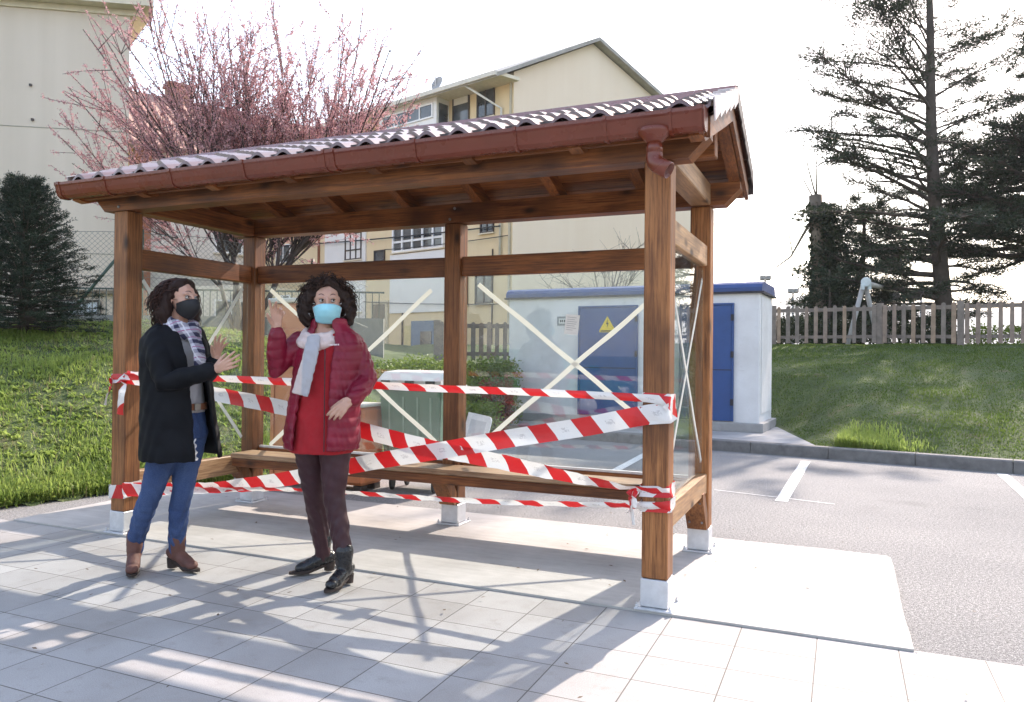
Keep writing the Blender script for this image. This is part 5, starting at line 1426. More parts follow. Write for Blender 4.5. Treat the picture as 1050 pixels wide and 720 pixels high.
# ------------------------------------------------------------------ people
def nrm(v): v = np.array(v, float); return v / np.linalg.norm(v)
class Clay:
    """overlapping tapered solids that a voxel remesh fuses into one skin"""
    def __init__(self): self.bm = bmesh.new()
    def ball(self, c, r, squash=(1, 1, 1), M=None):
        m = Matrix.Diagonal((r * squash[0], r * squash[1], r * squash[2], 1))
        if M is not None: m = M.to_4x4() @ m
        bmesh.ops.create_icosphere(self.bm, subdivisions=2, radius=1.0, matrix=Matrix.Translation(Vector(c)) @ m)
    def limb(self, pts, rad, k=14, flat=None):
        """tapered tube with round ends; flat=(axis, factor) squashes the section along a world axis"""
        pts, T, N = frames(pts); rings = []
        for p, t, n, r in zip(pts, T, N, rad):
            m = t.cross(n); ring_ = []
            for j in range(k):
                a = 2 * math.pi * j / k; o = (n * math.cos(a) + m * math.sin(a)) * r
                if flat is not None:
                    ax = Vector(flat[0]); o = o - ax * o.dot(ax) * (1 - flat[1])
                ring_.append(self.bm.verts.new(p + o))
            rings.append(ring_)
        for a, b in zip(rings, rings[1:]):
            for j in range(k): self.bm.faces.new((a[j], a[(j + 1) % k], b[(j + 1) % k], b[j]))
        self.bm.faces.new(rings[0][::-1]); self.bm.faces.new(rings[-1])
        if flat is None:
            self.ball(pts[0], rad[0] * .985); self.ball(pts[-1], rad[-1] * .985)
    def stack(self, secs, f, lat, k=28):
        """secs: (z, cx, cy, r_lat, r_front, r_back)"""
        rings = []
        for z, cx, cy, rl, rf, rb in secs:
            rings.append([self.bm.verts.new((cx + lat[0] * rl * math.sin(a) + f[0] * (rf if math.cos(a) > 0 else rb) * math.cos(a),
                                             cy + lat[1] * rl * math.sin(a) + f[1] * (rf if math.cos(a) > 0 else rb) * math.cos(a), z)) for a in [2 * math.pi * j / k for j in range(k)]])
        for a, b in zip(rings, rings[1:]):
            for j in range(k): self.bm.faces.new((a[j], a[(j + 1) % k], b[(j + 1) % k], b[j]))
        self.bm.faces.new(rings[0][::-1]); self.bm.faces.new(rings[-1])
    def shell(self, secs, f, lat, half, th=.013, k=48):
        """open coat shell: half(z) = half angle of the front gap"""
        V = []
        for s in (0, 1):
            for z, cx, cy, rl, rf, rb in secs:
                h = half(z)
                for j in range(k + 1):
                    a = h + (2 * math.pi - 2 * h) * j / k; e = -th * s
                    r1 = rl + e; r2 = (rf if math.cos(a) > 0 else rb) + e
                    V.append(self.bm.verts.new((cx + lat[0] * r1 * math.sin(a) + f[0] * r2 * math.cos(a), cy + lat[1] * r1 * math.sin(a) + f[1] * r2 * math.cos(a), z)))
        n = len(secs); K = k + 1
        I = lambda s, i, j: V[s * n * K + i * K + j]
        for s in (0, 1):
            for i in range(n - 1):
                for j in range(k): self.bm.faces.new((I(s, i, j), I(s, i, j + 1), I(s, i + 1, j + 1), I(s, i + 1, j)))
        for j in range(k):
            for i in (0, n - 1): self.bm.faces.new((I(0, i, j), I(0, i, j + 1), I(1, i, j + 1), I(1, i, j)))
        for i in range(n - 1):
            for j in (0, k): self.bm.faces.new((I(0, i, j), I(0, i + 1, j), I(1, i + 1, j), I(1, i, j)))
    def bake(self, name, mat, parent, voxel=.005, smooth=4, fn=None):
        bmesh.ops.recalc_face_normals(self.bm, faces=self.bm.faces)
        me = bpy.data.meshes.new('tmp'); self.bm.to_mesh(me); self.bm.free()
        t = bpy.data.objects.new('tmp', me); col.objects.link(t)
        r = t.modifiers.new('r', 'REMESH'); r.mode = 'VOXEL'; r.voxel_size = voxel; r.use_smooth_shade = True
        if smooth: s = t.modifiers.new('s', 'SMOOTH'); s.factor = .5; s.iterations = smooth
        dg = bpy.context.evaluated_depsgraph_get(); dg.update()
        m2 = bpy.data.meshes.new_from_object(t.evaluated_get(dg)); bpy.data.objects.remove(t); bpy.data.meshes.remove(me)
        m2.name = name
        if fn is not None:
            n = len(m2.vertices); co = np.empty(n * 3, np.float32); no = np.empty(n * 3, np.float32)
            m2.vertices.foreach_get('co', co); m2.vertices.foreach_get('normal', no)
            co = co.reshape(-1, 3).astype(float); no = no.reshape(-1, 3).astype(float)
            co = co + no * fn(co)[:, None]; m2.vertices.foreach_set('co', co.astype(np.float32).ravel()); m2.update()
        m2.materials.clear(); m2.materials.append(mat)
        m2.polygons.foreach_set('use_smooth', [True] * len(m2.polygons))
        return link(bpy.data.objects.new(name, m2), parent)

def wrinkle(c, s=1.0, seed=0.0):
    x, y, z = c[:, 0] * s, c[:, 1] * s, c[:, 2] * s
    return (np.sin(z * 41 + 7 * np.sin(x * 19 + seed) + 5 * np.sin(y * 23 + seed)) + .6 * np.sin(z * 73 + x * 37 - y * 29 + seed * 3) + .5 * np.sin(x * 61 + z * 17 + seed)) / 2.1

def rotv(v, ax, a):
    v = Vector(v); v.rotate(Matrix.Rotation(a, 3, Vector(ax))); return np.array(v)
def hand(cl, wrist, d, palm, curls, spread=.16, thumb=(.7, .25), side=1, size=1.0):
    """d: towards the fingers, palm: palm-facing normal, side=+1: thumb on d x palm side"""
    d = nrm(d); palm = np.array(palm, float); palm = nrm(palm - d * (palm @ d)); s = np.cross(d, palm) * side
    w = np.array(wrist, float); S = size
    cl.limb([w - d * .04, w + d * .01], [.024 * S, .023 * S])
    lens = [(.040, .024, .019), (.044, .027, .020), (.040, .025, .019), (.031, .019, .016)]
    offs = [.027, .009, -.009, -.026]; kn = [.083, .087, .082, .073]
    for i in range(4):
        k0 = w + d * kn[i] * S + s * offs[i] * S
        cl.limb([w + d * .012 + s * offs[i] * .62 * S, (w + k0) / 2 + d * .01 - palm * .002 + s * offs[i] * .1 * S, k0], [.0145 * S, .0135 * S, .0105 * S], 10)
        fd_ = nrm(d + s * spread * offs[i] / .027); ax = np.cross(fd_, palm); p = k0; pts = [p]; ang = 0
        for j in range(3):
            ang += curls[i] * (1.0, 1.15, .8)[j]
            dd = rotv(fd_, ax, ang); p = p + dd * lens[i][j] * S; pts.append(p)
        cl.limb(pts, [.0095 * S, .0088 * S, .0080 * S, .0066 * S], 10)
    t0 = w + d * .022 * S + s * .020 * S; td = nrm(d * .75 + s * thumb[0] + palm * thumb[1])
    t1 = t0 + td * .038 * S; td2 = nrm(td + d * .35 + palm * thumb[1] * .5); t2 = t1 + td2 * .030 * S; t3 = t2 + nrm(td2 + d * .2) * .024 * S
    cl.limb([t0, t1, t2, t3], [.0155 * S, .0118 * S, .0100 * S, .0078 * S], 10)

def head_clay(cl, c, f, upv, neck_to, sc=1.0):
    """head centred at c looking along f"""
    f = nrm(f); upv = nrm(np.array(upv) - f * (np.array(upv) @ f)); l = np.cross(upv, f)   # l = person's left
    M = Matrix((Vector(l), Vector(f), Vector(upv))).transposed()
    P = lambda a, b, h: np.array(c) + (l * a + f * b + upv * h) * sc
    cl.ball(P(0, -.012, .025), .092 * sc, (.83, 1.02, .92), M)      # skull
    cl.ball(P(0, .022, -.015), .078 * sc, (.84, .84, 1.16), M)       # face
    cl.ball(P(0, .050, -.078), .038 * sc, (1.0, .86, .80), M)         # chin
    cl.ball(P(0, .030, -.055), .060 * sc, (.95, .8, .9), M)           # jaw
    for sgn in (1, -1):
        cl.ball(P(sgn * .036, .058, -.018), .026 * sc, (1, .7, .8), M)  # cheek
        cl.ball(P(sgn * .031, .068, .030), .020 * sc, (1.1, .55, .5), M)  # brow ridge
        cl.ball(P(sgn * .077, -.008, -.008), .027 * sc, (.28, .62, 1.1), M)  # ear
        cl.ball(P(sgn * .009, .099, -.031), .008 * sc, (1, 1, .8), M)
    cl.limb([P(0, .084, .022), P(0, .092, -.004), P(0, .101, -.026)], [.009 * sc, .010 * sc, .011 * sc], 10)  # nose
    cl.ball(P(0, .088, -.056), .016 * sc, (1.4, .5, .5), M)
    cl.limb([np.array(neck_to), P(0, -.022, -.06)], [.060 * sc, .052 * sc], 18)
    return P, M, f, l, upv
SKIN = NT('skin'); v = SKIN.coord('Object')
SKIN.set(SKIN.ramp(SKIN.noise(v, 9, 4), [(0.3, (.47, .26, .19)), (0.7, (.57, .34, .255))]), .5, 0, .4)
SKIN.b.inputs['Subsurface Weight'].default_value = .12; SKIN.b.inputs['Subsurface Radius'].default_value = (.01, .004, .002); SKIN = SKIN.m
EYEW = simple('eye_white', (.40, .37, .35), .3, var=.02); IRIS = simple('iris_brown', (.035, .018, .01), .15); LASH = simple('brow_hair', (.035, .02, .014), .8)
def face_parts(root, P, f, l, upv, look):
    for sgn in (1, -1):
        c = P(sgn * .031, .0775, .012)
        bm = bmesh.new(); bmesh.ops.create_uvsphere(bm, u_segments=16, v_segments=10, radius=.0112)
        e = bm_obj('eye', bm, EYEW, root, True); e.location = c
        bm = bmesh.new(); bmesh.ops.create_uvsphere(bm, u_segments=12, v_segments=8, radius=.0068); i_ = bm_obj('iris', bm, IRIS, e, True); i_.location = nrm(look) * .0058
        tb = Tubes(); tb.add([Vector(P(sgn * (.016 + .031 * k / 6), .0955 - .016 * (k / 6) ** 2, .040 + .008 * math.sin(k / 6 * 2.8))) for k in range(7)], [.0012, .0020, .0023, .0023, .0020, .0016, .0009], 6)
        tb.build('eyebrow', LASH, root)
        tb = Tubes(); tb.add([Vector(P(sgn * (.018 + .027 * k / 6), .0905 - .011 * (k / 6) ** 2, .0150 + .0050 * math.sin(k / 6 * 3.1))) for k in range(7)], .0021, 5)
        tb.add([Vector(P(sgn * (.019 + .025 * k / 6), .089 - .011 * (k / 6) ** 2, .0055 - .004 * math.sin(k / 6 * 3.1))) for k in range(7)], .0010, 5)
        tb.build('eyelid', LASH, root)
def mask(root, P, mat, kind, loopmat):
    V = []; F = []; nu, nv = 24, 14
    for j in range(nv + 1):
        t = j / nv
        for i in range(nu + 1):
            u = -1 + 2 * i / nu; a = u * (1.22 if kind == 'flat' else 1.12)
            h = (-.004 - .114 * t) if kind == 'flat' else (.0 - .118 * t)
            if kind == 'flat': h += -.022 * u * u * (1 - t) + .016 * u * u * t - .004 * (1 - abs(u)) * (t < .15)
            else: h = (.002 - .118 * t) * (1 - .62 * u * u) + (-.045) * .62 * u * u
            w_ = .0810 - .012 * t; b0 = .093
            bul = .042 * math.sin(math.pi * min(1, t * .9 + .12)) if kind == 'flat' else .048 * math.sin(math.pi * min(1.0, t * .85 + .12))
            pleat = .0022 * math.sin(t * 22) * (kind == 'flat') * (1 - u * u)
            chin = -.028 * t * t
            V.append(P(w_ * math.sin(a), -.004 + (b0 + bul * (1 - u * u) + pleat + chin) * math.cos(a), h))
    for j in range(nv):
        for i in range(nu): a = j * (nu + 1) + i; F.append((a, a + 1, a + nu + 2, a + nu + 1))
    o = mesh_obj('face_mask', V, F, mat, root, True); md = o.modifiers.new('t', 'SOLIDIFY'); md.thickness = .002
    tb = Tubes()
    for sgn in (1, -1):
        for h0 in (-.006, -.075):
            tb.add([Vector(P(sgn * .068, .040, h0)), Vector(P(sgn * .078, .012, h0 * .5)), Vector(P(sgn * .084, -.008, .012)), Vector(P(sgn * .080, -.03, .0))], .0014, 5)
    tb.build('ear_loop', loopmat, o)
    return o
def curls(name, starts, dirs, L, r, coil, turns, mat, parent, seed):
    g_ = np.random.default_rng(seed); tb = Tubes()
    for p, d in zip(starts, dirs):
        l_ = L * g_.uniform(.65, 1.25); d = nrm(d); a = np.cross(d, nrm(g_.normal(size=3))); a = nrm(a); b = np.cross(d, a); n = 16; ph = g_.uniform(0, 6.28); tn = turns * g_.uniform(.7, 1.3) * g_.choice([-1, 1])
        pts = []; q = np.array(p, float); dd = d.copy()
        for i in range(n + 1):
            t = i / n; cr = coil * min(1, t * 3 + .15)
            pts.append(Vector(q + (a * math.cos(ph + tn * 6.28 * t) + b * math.sin(ph + tn * 6.28 * t)) * cr)); dd = nrm(dd + np.array([0, 0, -.06])); q = q + dd * l_ / n
        tb.add(pts, [r * (1 - .6 * (i / n) ** 2) for i in range(n + 1)], 4, cap=False)
    return tb.build(name, mat, parent)
def hair_mat(name, a, b):
    m = NT(name); g_ = m.n('ShaderNodeNewGeometry'); m.set(m.ramp(g_.outputs['Random Per Island'], [(0, a), (1, b)]), .62, 0, .22); return m.m
def boot(root, ankle, toe_dir, L, mat, sole, heel_h=.05, shaft=.18, rtop=.052, name='boot'):
    """ankle: point on the ground under the ankle"""
    cl = Clay(); d = nrm((toe_dir[0], toe_dir[1], 0)); s = np.array([-d[1], d[0], 0]); a = np.array([ankle[0], ankle[1], 0.0])
    h = heel_h
    cl.limb([a - d * .035 + [0, 0, h + .035], a + d * .03 + [0, 0, h * .75 + .035], a + d * .10 + [0, 0, .040], a + d * (L - .095) + [0, 0, .031]], [.037, .038, .037, .028], 16)
    cl.ball(a + d * .13 + [0, 0, .033], .036, (1, 1, .8)); cl.ball(a - d * .028 + [0, 0, h + .03], .037)
    cl.limb([a - d * .005 + [0, 0, h + .03], a + d * .012 + [0, 0, h + .06], ankle_top(a, ankle, shaft)], [.041, .043, rtop], 18)
    o = cl.bake(name, mat, root, .005, 5, lambda c: .0016 * wrinkle(c, 1.6, 2.0) * np.clip((.17 - c[:, 2]) * 20, 0, 1))
    bm = bmesh.new(); prof = []
    for t in np.linspace(0, 2 * math.pi, 22, endpoint=False):
        r1 = .036; u = math.cos(t); x = (L * .5 - .038) + u * (L * .5 + .004); w = math.sin(t) * (.036 if u > 0 else .031)
        q = a + d * x + s * w; prof.append(q)
    # sole follows the arch: flat front, raised heel seat
    top = []; bot = []
    for q in prof:
        x = (q - a) @ d; z = np.interp(x, [-.05, .035, .09, L], [h, h * .7, .010, .012]); bot.append(bm.verts.new((q[0], q[1], max(.002, z - .009)))); top.append(bm.verts.new((q[0], q[1], z + .006)))
    bm.faces.new(bot[::-1]); bm.faces.new(top)
    for i in range(len(prof)): bm.faces.new((bot[i], bot[(i + 1) % len(prof)], top[(i + 1) % len(prof)], top[i]))
    bm_obj('sole', bm, sole, o)
    bm = bmesh.new(); A = []; B = []
    for t in np.linspace(0, 2 * math.pi, 16, endpoint=False):
        ex = -.028 + .030 * math.cos(t); ey = .029 * math.sin(t)
        q = a + d * ex + s * ey; A.append(bm.verts.new((q[0], q[1], .0015))); q = a + d * (ex * 1.08) + s * ey * 1.1; B.append(bm.verts.new((q[0], q[1], h + .004)))
    bm.faces.new(A[::-1]); bm.faces.new(B)
    for i in range(16): bm.faces.new((A[i], A[(i + 1) % 16], B[(i + 1) % 16], B[i]))
    bm_obj('heel', bm, sole, o)
    return o
def ankle_top(a, ankle, shaft): return np.array([ankle[2], ankle[3], shaft])
def pp(org):
    def P(px_, py_, y):
        d = org[1] + y; hor = 364.0 + (px_ - 525) * .00952
        return np.array([(px_ - 525) / 781.09 * d - org[0], y, CAM_H + (hor - py_) / 781.09 * d])
    return P
# ---- woman in the long dark coat (left)
LO = (-1.97, 4.40); P = pp(LO)
wl = empty('person', (LO[0], LO[1], 0)); tag(wl, 'woman in black mask, long dark coat, plaid scarf and blue jeans gesturing with open hands', 'person')
f = nrm((.93, -.37, 0)); lat = np.array([-f[1], f[0], 0])       # lat = her left, away from the camera
COAT = NT('dark_padded_coat'); v = COAT.coord('Object'); COAT.set(COAT.ramp(COAT.noise(v, 7, 4), [(.3, (.004, .0045, .006)), (.7, (.009, .010, .013))]), .65, 0, .12); COAT.bump(COAT.noise(v, 160, 3), .25, .002); COAT = COAT.m
JEAN = NT('blue_denim'); v = JEAN.coord('Object'); JEAN.set(JEAN.mix(.35, JEAN.ramp(JEAN.noise(v, 4.5, 4), [(.3, (.022, .045, .125)), (.7, (.06, .105, .225))]), JEAN.ramp(JEAN.noise(v, 240, 2), [(.35, (.02, .035, .10)), (.65, (.08, .12, .22))])), .85, 0, .2); JEAN = JEAN.m
SUEDE = simple('brown_suede', (.12, .048, .036), .75, var=.2, scale=18, bump=.2, bscale=200); SOLE = simple('dark_sole', (.03, .018, .014), .7)
GREYK = simple('grey_jersey', (.34, .34, .36), .9, var=.08, scale=20)
shR, elR, wrR = P(159, 345, -.13), P(171, 392, -.20), P(215, 381, -.25)
shL, elL, wrL = P(199, 342, .12), P(214, 384, .06), P(219, 372, -.05)
hipR, hipL = P(176, 440, -.07), P(197, 440, .06)
knR, knL = P(157, 506, -.02), P(189, 503, .05)
anR, anL = P(141.5, 557, .085), P(184, 557, .115)
hc = P(186.0, 307.5, -.01); hf = nrm((.90, -.43, -.01))
neck0 = P(181, 334, 0.0)
cl = Clay()
Ph, Mh, hf, hl, hu = head_clay(cl, hc, hf, (.0, .0, 1), neck0, .97)
cl.stack([(.80, .055, 0, .15, .10, .11), (.95, .05, 0, .145, .10, .10), (1.1, .04, 0, .13, .09, .09), (1.28, .025, 0, .155, .10, .10), (1.38, .022, 0, .165, .085, .09), (1.43, .022, 0, .10, .06, .07)], f, lat)
cl.limb([shR, elR, wrR], [.048, .040, .026]); cl.limb([shL, elL, wrL], [.048, .040, .026])
cl.limb([hipR, knR, anR + np.array([0, 0, -.06])], [.060, .026, .010]); cl.limb([hipL, knL, anL + np.array([0, 0, -.06])], [.060, .026, .010])
hand(cl, wrR + nrm((.9, -.1, .25)) * .035, (.88, -.15, .42), (-.05, .9, .2), [.16, .22, .26, .32], .26, (.5, .4), 1, .88)
hand(cl, wrL + nrm((.5, -.3, .7)) * .03, (.28, -.15, .93), (.7, -.65, -.1), [.16, .14, .22, .30], .30, (.6, .35), -1, .86)
cl.bake('body', SKIN, wl, .0036, 3)
face_parts(wl, Ph, hf, hl, hu, (.93, -.35, .1))
mask(wl, Ph, simple('black_mask', (.009, .009, .011), .75), 'cup', simple('black_loop', (.01, .01, .01), .8))
# jeans
cl = Clay()
cl.stack([(.78, .058, 0, .165, .115, .125), (.88, .055, 0, .168, .115, .125), (.96, .052, 0, .155, .105, .115), (1.02, .05, 0, .148, .10, .11)], f, lat)
for h_, k_, a_ in ((hipR, knR, anR), (hipL, knL, anL)):
    m1 = (h_ + k_) / 2; c1 = k_ + (a_ - k_) * .35 - np.append(f[:2], 0) * .012
    cl.limb([h_ + [0, 0, -.01], m1, k_, c1, a_ + [0, 0, .02], a_ + [0, 0, -.04]], [.094, .078, .059, .057, .048, .043], 20)
cl.bake('jeans', JEAN, wl, .006, 5, lambda c: .0042 * wrinkle(c, 1.25, 1.0) * np.clip(1.25 - np.abs(c[:, 2] - .5) * .5, .2, 1) * np.where(c[:, 2] < .36, 1.35, .8))
boot(wl, (anR[0] - .004, anR[1] - .005, anR[0], anR[1]), (.36, -.93), .215, SUEDE, SOLE, .055, .205, .050)
boot(wl, (anL[0] - .005, anL[1] + .0, anL[0], anL[1]), (.90, -.43), .225, SUEDE, SOLE, .055, .205, .050)
# grey top and belt
cl = Clay(); cl.stack([(.93, .052, 0, .162, .118, .12), (1.1, .042, 0, .15, .118, .11), (1.28, .028, 0, .168, .125, .115), (1.40, .022, 0, .15, .09, .1)], f, lat)
cl.bake('grey_top', GREYK, wl, .007, 4, lambda c: .003 * wrinkle(c, 1.1, 4.0))
cl = Clay(); cl.shell([(.945, .052, 0, .172, .132, .13), (.985, .051, 0, .170, .131, .13)], f, lat, lambda z: .02, .008, 40)
bl = cl.bake('belt', simple('tan_belt', (.20, .075, .035), .5, var=.15), wl, .004, 1)
bm = bmesh.new(); bm_box(bm, -.022, .022, -.004, .004, -.021, .021, .002); bk = bm_obj('buckle', bm, BOLT, bl); bk.location = (.052 + f[0] * .137, f[1] * .137, .965); bk.rotation_euler.z = math.atan2(f[1], f[0]) + math.pi / 2
# coat
cl = Clay()
S = [(.665, .062, .01, .235, .215, .205), (.72, .060, .005, .23, .21, .20), (.95, .045, 0, .215, .190, .180), (1.10, .034, 0, .205, .180, .175), (1.26, .024, 0, .205, .172, .170), (1.345, .020, 0, .195, .150, .158), (1.395, .020, 0, .160, .120, .130), (1.432, .022, 0, .115, .098, .105), (1.455, .028, -.004, .098, .098, .095)]
cl.shell(S, f, lat, lambda z: np.interp(z, [.66, .95, 1.2, 1.36, 1.46], [.40, .34, .32, .45, .62]), .016, 56)
cl.limb([shR + [0.01, .02, -.015], (shR + elR) / 2 + np.array([-.004, -.005, 0]), elR, elR + (wrR - elR) * .3, wrR + [0, 0, .002]], [.079, .070, .063, .058, .046], 20)
cl.limb([shL + [-.01, -.02, -.015], elL, wrL], [.078, .064, .047], 20)
cl.bake('coat', COAT, wl, .0065, 5, lambda c: .0040 * wrinkle(c, .75, 3.0) + .0022 * np.abs(np.sin(c[:, 2] * 3.1416 / .085)))
# shiny lining edge at the open front hem
LIN = simple('silver_lining', (.55, .55, .56), .3, .2)
bm = bmesh.new()
z = .67; pv = None
for i in range(12):
    zz_ = .672 + i * .011; h_ = .40; a_ = -h_
    rl_, rf_ = np.interp(zz_, [.665, .72, .95], [.255, .25, .232]) - .006, np.interp(zz_, [.665, .72, .95], [.205, .2, .178]) - .006
    wig = .010 * math.sin(i * 1.9)
    q0 = np.array([.063 + lat[0] * rl_ * math.sin(a_) + f[0] * rf_ * math.cos(a_), lat[1] * rl_ * math.sin(a_) + f[1] * rf_ * math.cos(a_), zz_]) + lat * (.012 + wig) + f * .004
    q1 = q0 + lat * (.018 - .001 * i) + f * .003
    r_ = [bm.verts.new(q0), bm.verts.new(q1), bm.verts.new(q1 - f * .003), bm.verts.new(q0 - f * .003)]
    if pv:
        for j in range(4): bm.faces.new((pv[j], pv[(j + 1) % 4], r_[(j + 1) % 4], r_[j]))
    pv = r_
bm_obj('coat_lining', bm, LIN, wl)
# plaid scarf
PLAID = NT('plaid_scarf'); v = PLAID.coord('Object', (1, 1, 1), (0.3, .5, .2))
sp_ = PLAID.n('ShaderNodeSeparateXYZ'); PLAID.l(v, sp_.inputs[0])
def bands(o, per, lo, hi):
    fr_ = PLAID.math('FRACT', PLAID.math('DIVIDE', PLAID.math('ADD', o, 10), per)); return PLAID.math('MULTIPLY', PLAID.math('GREATER_THAN', fr_, lo), PLAID.math('LESS_THAN', fr_, hi))
b1 = bands(sp_.outputs['X'], .055, .1, .5); b2 = bands(sp_.outputs['Z'], .06, .2, .6); b3 = bands(sp_.outputs['Z'], .06, .82, .9); b4 = bands(sp_.outputs['X'], .055, .72, .82)
c = PLAID.mix(PLAID.math('MULTIPLY', PLAID.math('ADD', b1, b2), .5), (.50, .49, .56), (.022, .022, .055)); c = PLAID.mix(b3, c, (.32, .10, .22)); c = PLAID.mix(b4, c, (.62, .62, .66))
PLAID.set(c, .9); PLAID = PLAID.m
cl = Clay()
nc = P(184, 333, -.005)
for k, (r1, r2, dz, rr) in enumerate(((.083, .075, .018, .026), (.092, .088, -.012, .030), (.088, .094, -.042, .026))):
    pts = []
    for i in range(19):
        a = 2 * math.pi * i / 18
        pts.append(nc + f * r2 * math.cos(a) * 1.05 + lat * r1 * math.sin(a) + np.array([0, 0, dz - .030 * math.cos(a) + .006 * math.sin(3 * a + k)]))
    cl.limb(pts, [rr * (1 + .12 * math.sin(i * 2.1 + k)) for i in range(19)], 10)
for (p0, p1, p2, r_) in ((P(197, 346, -.10), P(203, 362, -.12), P(205, 378, -.115), .034), (P(203, 348, -.06), P(207, 362, -.09), P(208, 374, -.09), .026)):
    cl.limb([p0, p1, p2], [r_ * .9, r_, r_ * 1.05], 14, (tuple(f), .42))
cl.bake('scarf', PLAID, wl, .005, 4, lambda c: .003 * wrinkle(c, 2.0, 6.0))
# hair
HB = hair_mat('dark_brown_hair', (.012, .006, .005), (.060, .024, .016))
cl = Clay()
cl.ball(Ph(0, -.040, .042), .100, (.92, .96, .88), Mh); cl.ball(Ph(0, -.060, -.030), .085, (1.02, .72, 1.35), Mh)
for sg in (1, -1):
    cl.limb([Ph(sg * .076, -.012, .050), Ph(sg * .096, -.028, -.02), Ph(sg * .106, -.03, -.09), Ph(sg * .10, -.02, -.14)], [.028, .038, .044, .030], 14)
cl.limb([Ph(0, .034, .112), Ph(.035, .022, .105), Ph(.074, -.004, .065)], [.014, .018, .024], 10); cl.limb([Ph(0, .034, .112), Ph(-.035, .022, .105), Ph(-.074, -.004, .065)], [.014, .018, .024], 10)
hr = cl.bake('hair', HB, wl, .006, 3, lambda c: .006 * wrinkle(c, 1.5, 5.0))
def scalp(n, seed, Ph, r):
    g_ = np.random.default_rng(seed); out = []
    while len(out) < n:
        q = nrm(g_.normal(size=3))           # (left, forward, up) of the head
        if q[2] < -.80 or (q[1] > .18 and q[2] < .72) or q[1] > .62: continue
        out.append((q, Ph(q[0] * r[0], q[1] * r[1] - .030, q[2] * r[2] + .015)))
    return out
st = []; dr = []
for q, p in scalp(560, 77, Ph, (.108, .100, .112)):
    o_ = hl * q[0] + hf * min(q[1], .05) + hu * q[2]
    side = hl * np.sign(q[0] if abs(q[0]) > .05 else 1) * .55 - hf * .25
    st.append(p); dr.append(o_ * .30 + side * max(0, q[2]) + np.array([0, 0, -.85 + .35 * max(0, q[2])]))
curls('curl', st, dr, .140, .0042, .012, 1.6, HB, hr, 5)

# ---- woman in the maroon jacket (right)
RO = (-1.02, 4.28); P = pp(RO)
wr_ = empty('person', (RO[0], RO[1], 0)); tag(wr_, 'woman in pale blue surgical mask and maroon quilted jacket raising one hand', 'person')
f = nrm((-.20, -.98, 0)); lat = np.array([-f[1], f[0], 0])     # her left is image right
MAR = NT('maroon_quilted_jacket'); v = MAR.coord('Object'); MAR.set(MAR.ramp(MAR.noise(v, 6, 4), [(.3, (.15, .006, .020)), (.7, (.25, .010, .034))]), .42, 0, .35); MAR.bump(MAR.noise(v, 45, 4, .6), .35, .006); MAR = MAR.m
REDK = simple('red_sweater', (.33, .006, .012), .85, var=.12, scale=10, bump=.3, bscale=260)
TRO = simple('burgundy_trousers', (.038, .008, .013), .6, var=.18, scale=9); BLK = simple('black_leather', (.012, .012, .014), .28, var=.2, scale=12)
shR, elR, wrR = P(307, 349, .03), P(283, 379, -.03), P(284, 342, -.10)
shL, elL, wrL = P(362, 350, .03), P(376, 390, .00), P(364, 408, -.14)
hipR, hipL = P(318, 445, .06), P(345, 446, .0)
knR, knL = P(324, 509, .13), P(344, 510, -.01)
anR, anL = P(333, 563, .20), P(355, 571, -.045)
hc = P(335, 311, -.02); hf = nrm((.24, -.97, -.02)); neck0 = P(331, 340, .01)
cl = Clay()
Ph, Mh, hf, hl, hu = head_clay(cl, hc, hf, (-.02, 0, 1), neck0, .98)
cl.stack([(.80, -.02, .02, .155, .11, .11), (.95, -.03, .02, .15, .10, .10), (1.1, -.03, .01, .14, .095, .09), (1.27, -.01, .01, .155, .10, .10), (1.36, -.005, .01, .165, .085, .09), (1.42, -.01, .01, .10, .06, .07)], f, lat)
cl.limb([shR, elR, wrR], [.048, .040, .026]); cl.limb([shL, elL, wrL], [.048, .040, .026])
cl.limb([hipR, knR, anR + np.array([0, 0, -.06])], [.060, .026, .010]); cl.limb([hipL, knL, anL + np.array([0, 0, -.06])], [.060, .026, .010])
hand(cl, wrR + np.array([.0, -.008, .03]), (.06, -.18, .97), (.45, -.85, -.1), [.10, .35, .62, .70], .25, (.65, .55), -1, .95)
hand(cl, wrL + nrm((-.6, -.6, -.3)) * .03, (-.55, -.45, -.62), (-.3, .7, -.3), [.42, .48, .52, .55], .12, (.35, .6), -1, .95)
cl.bake('body', SKIN, wr_, .0036, 3)
face_parts(wr_, Ph, hf, hl, hu, (.62, -.78, .05))
mask(wr_, Ph, simple('pale_blue_mask', (.28, .62, .70), .75, var=.05), 'flat', simple('white_loop', (.7, .7, .7), .8))
for sg in (1, -1):
    tb = Tubes(); c0 = Ph(sg * .083, -.004, -.055); tb.add([Vector(c0 + hf * .021 * math.cos(a) * .6 + hl * .018 * math.cos(a) * sg + hu * .024 * math.sin(a)) for a in np.linspace(0, 2 * math.pi, 18)], .0022, 6)
    tb.build('hoop_earring', simple('silver', (.6, .6, .6), .2, 1.0), wr_)
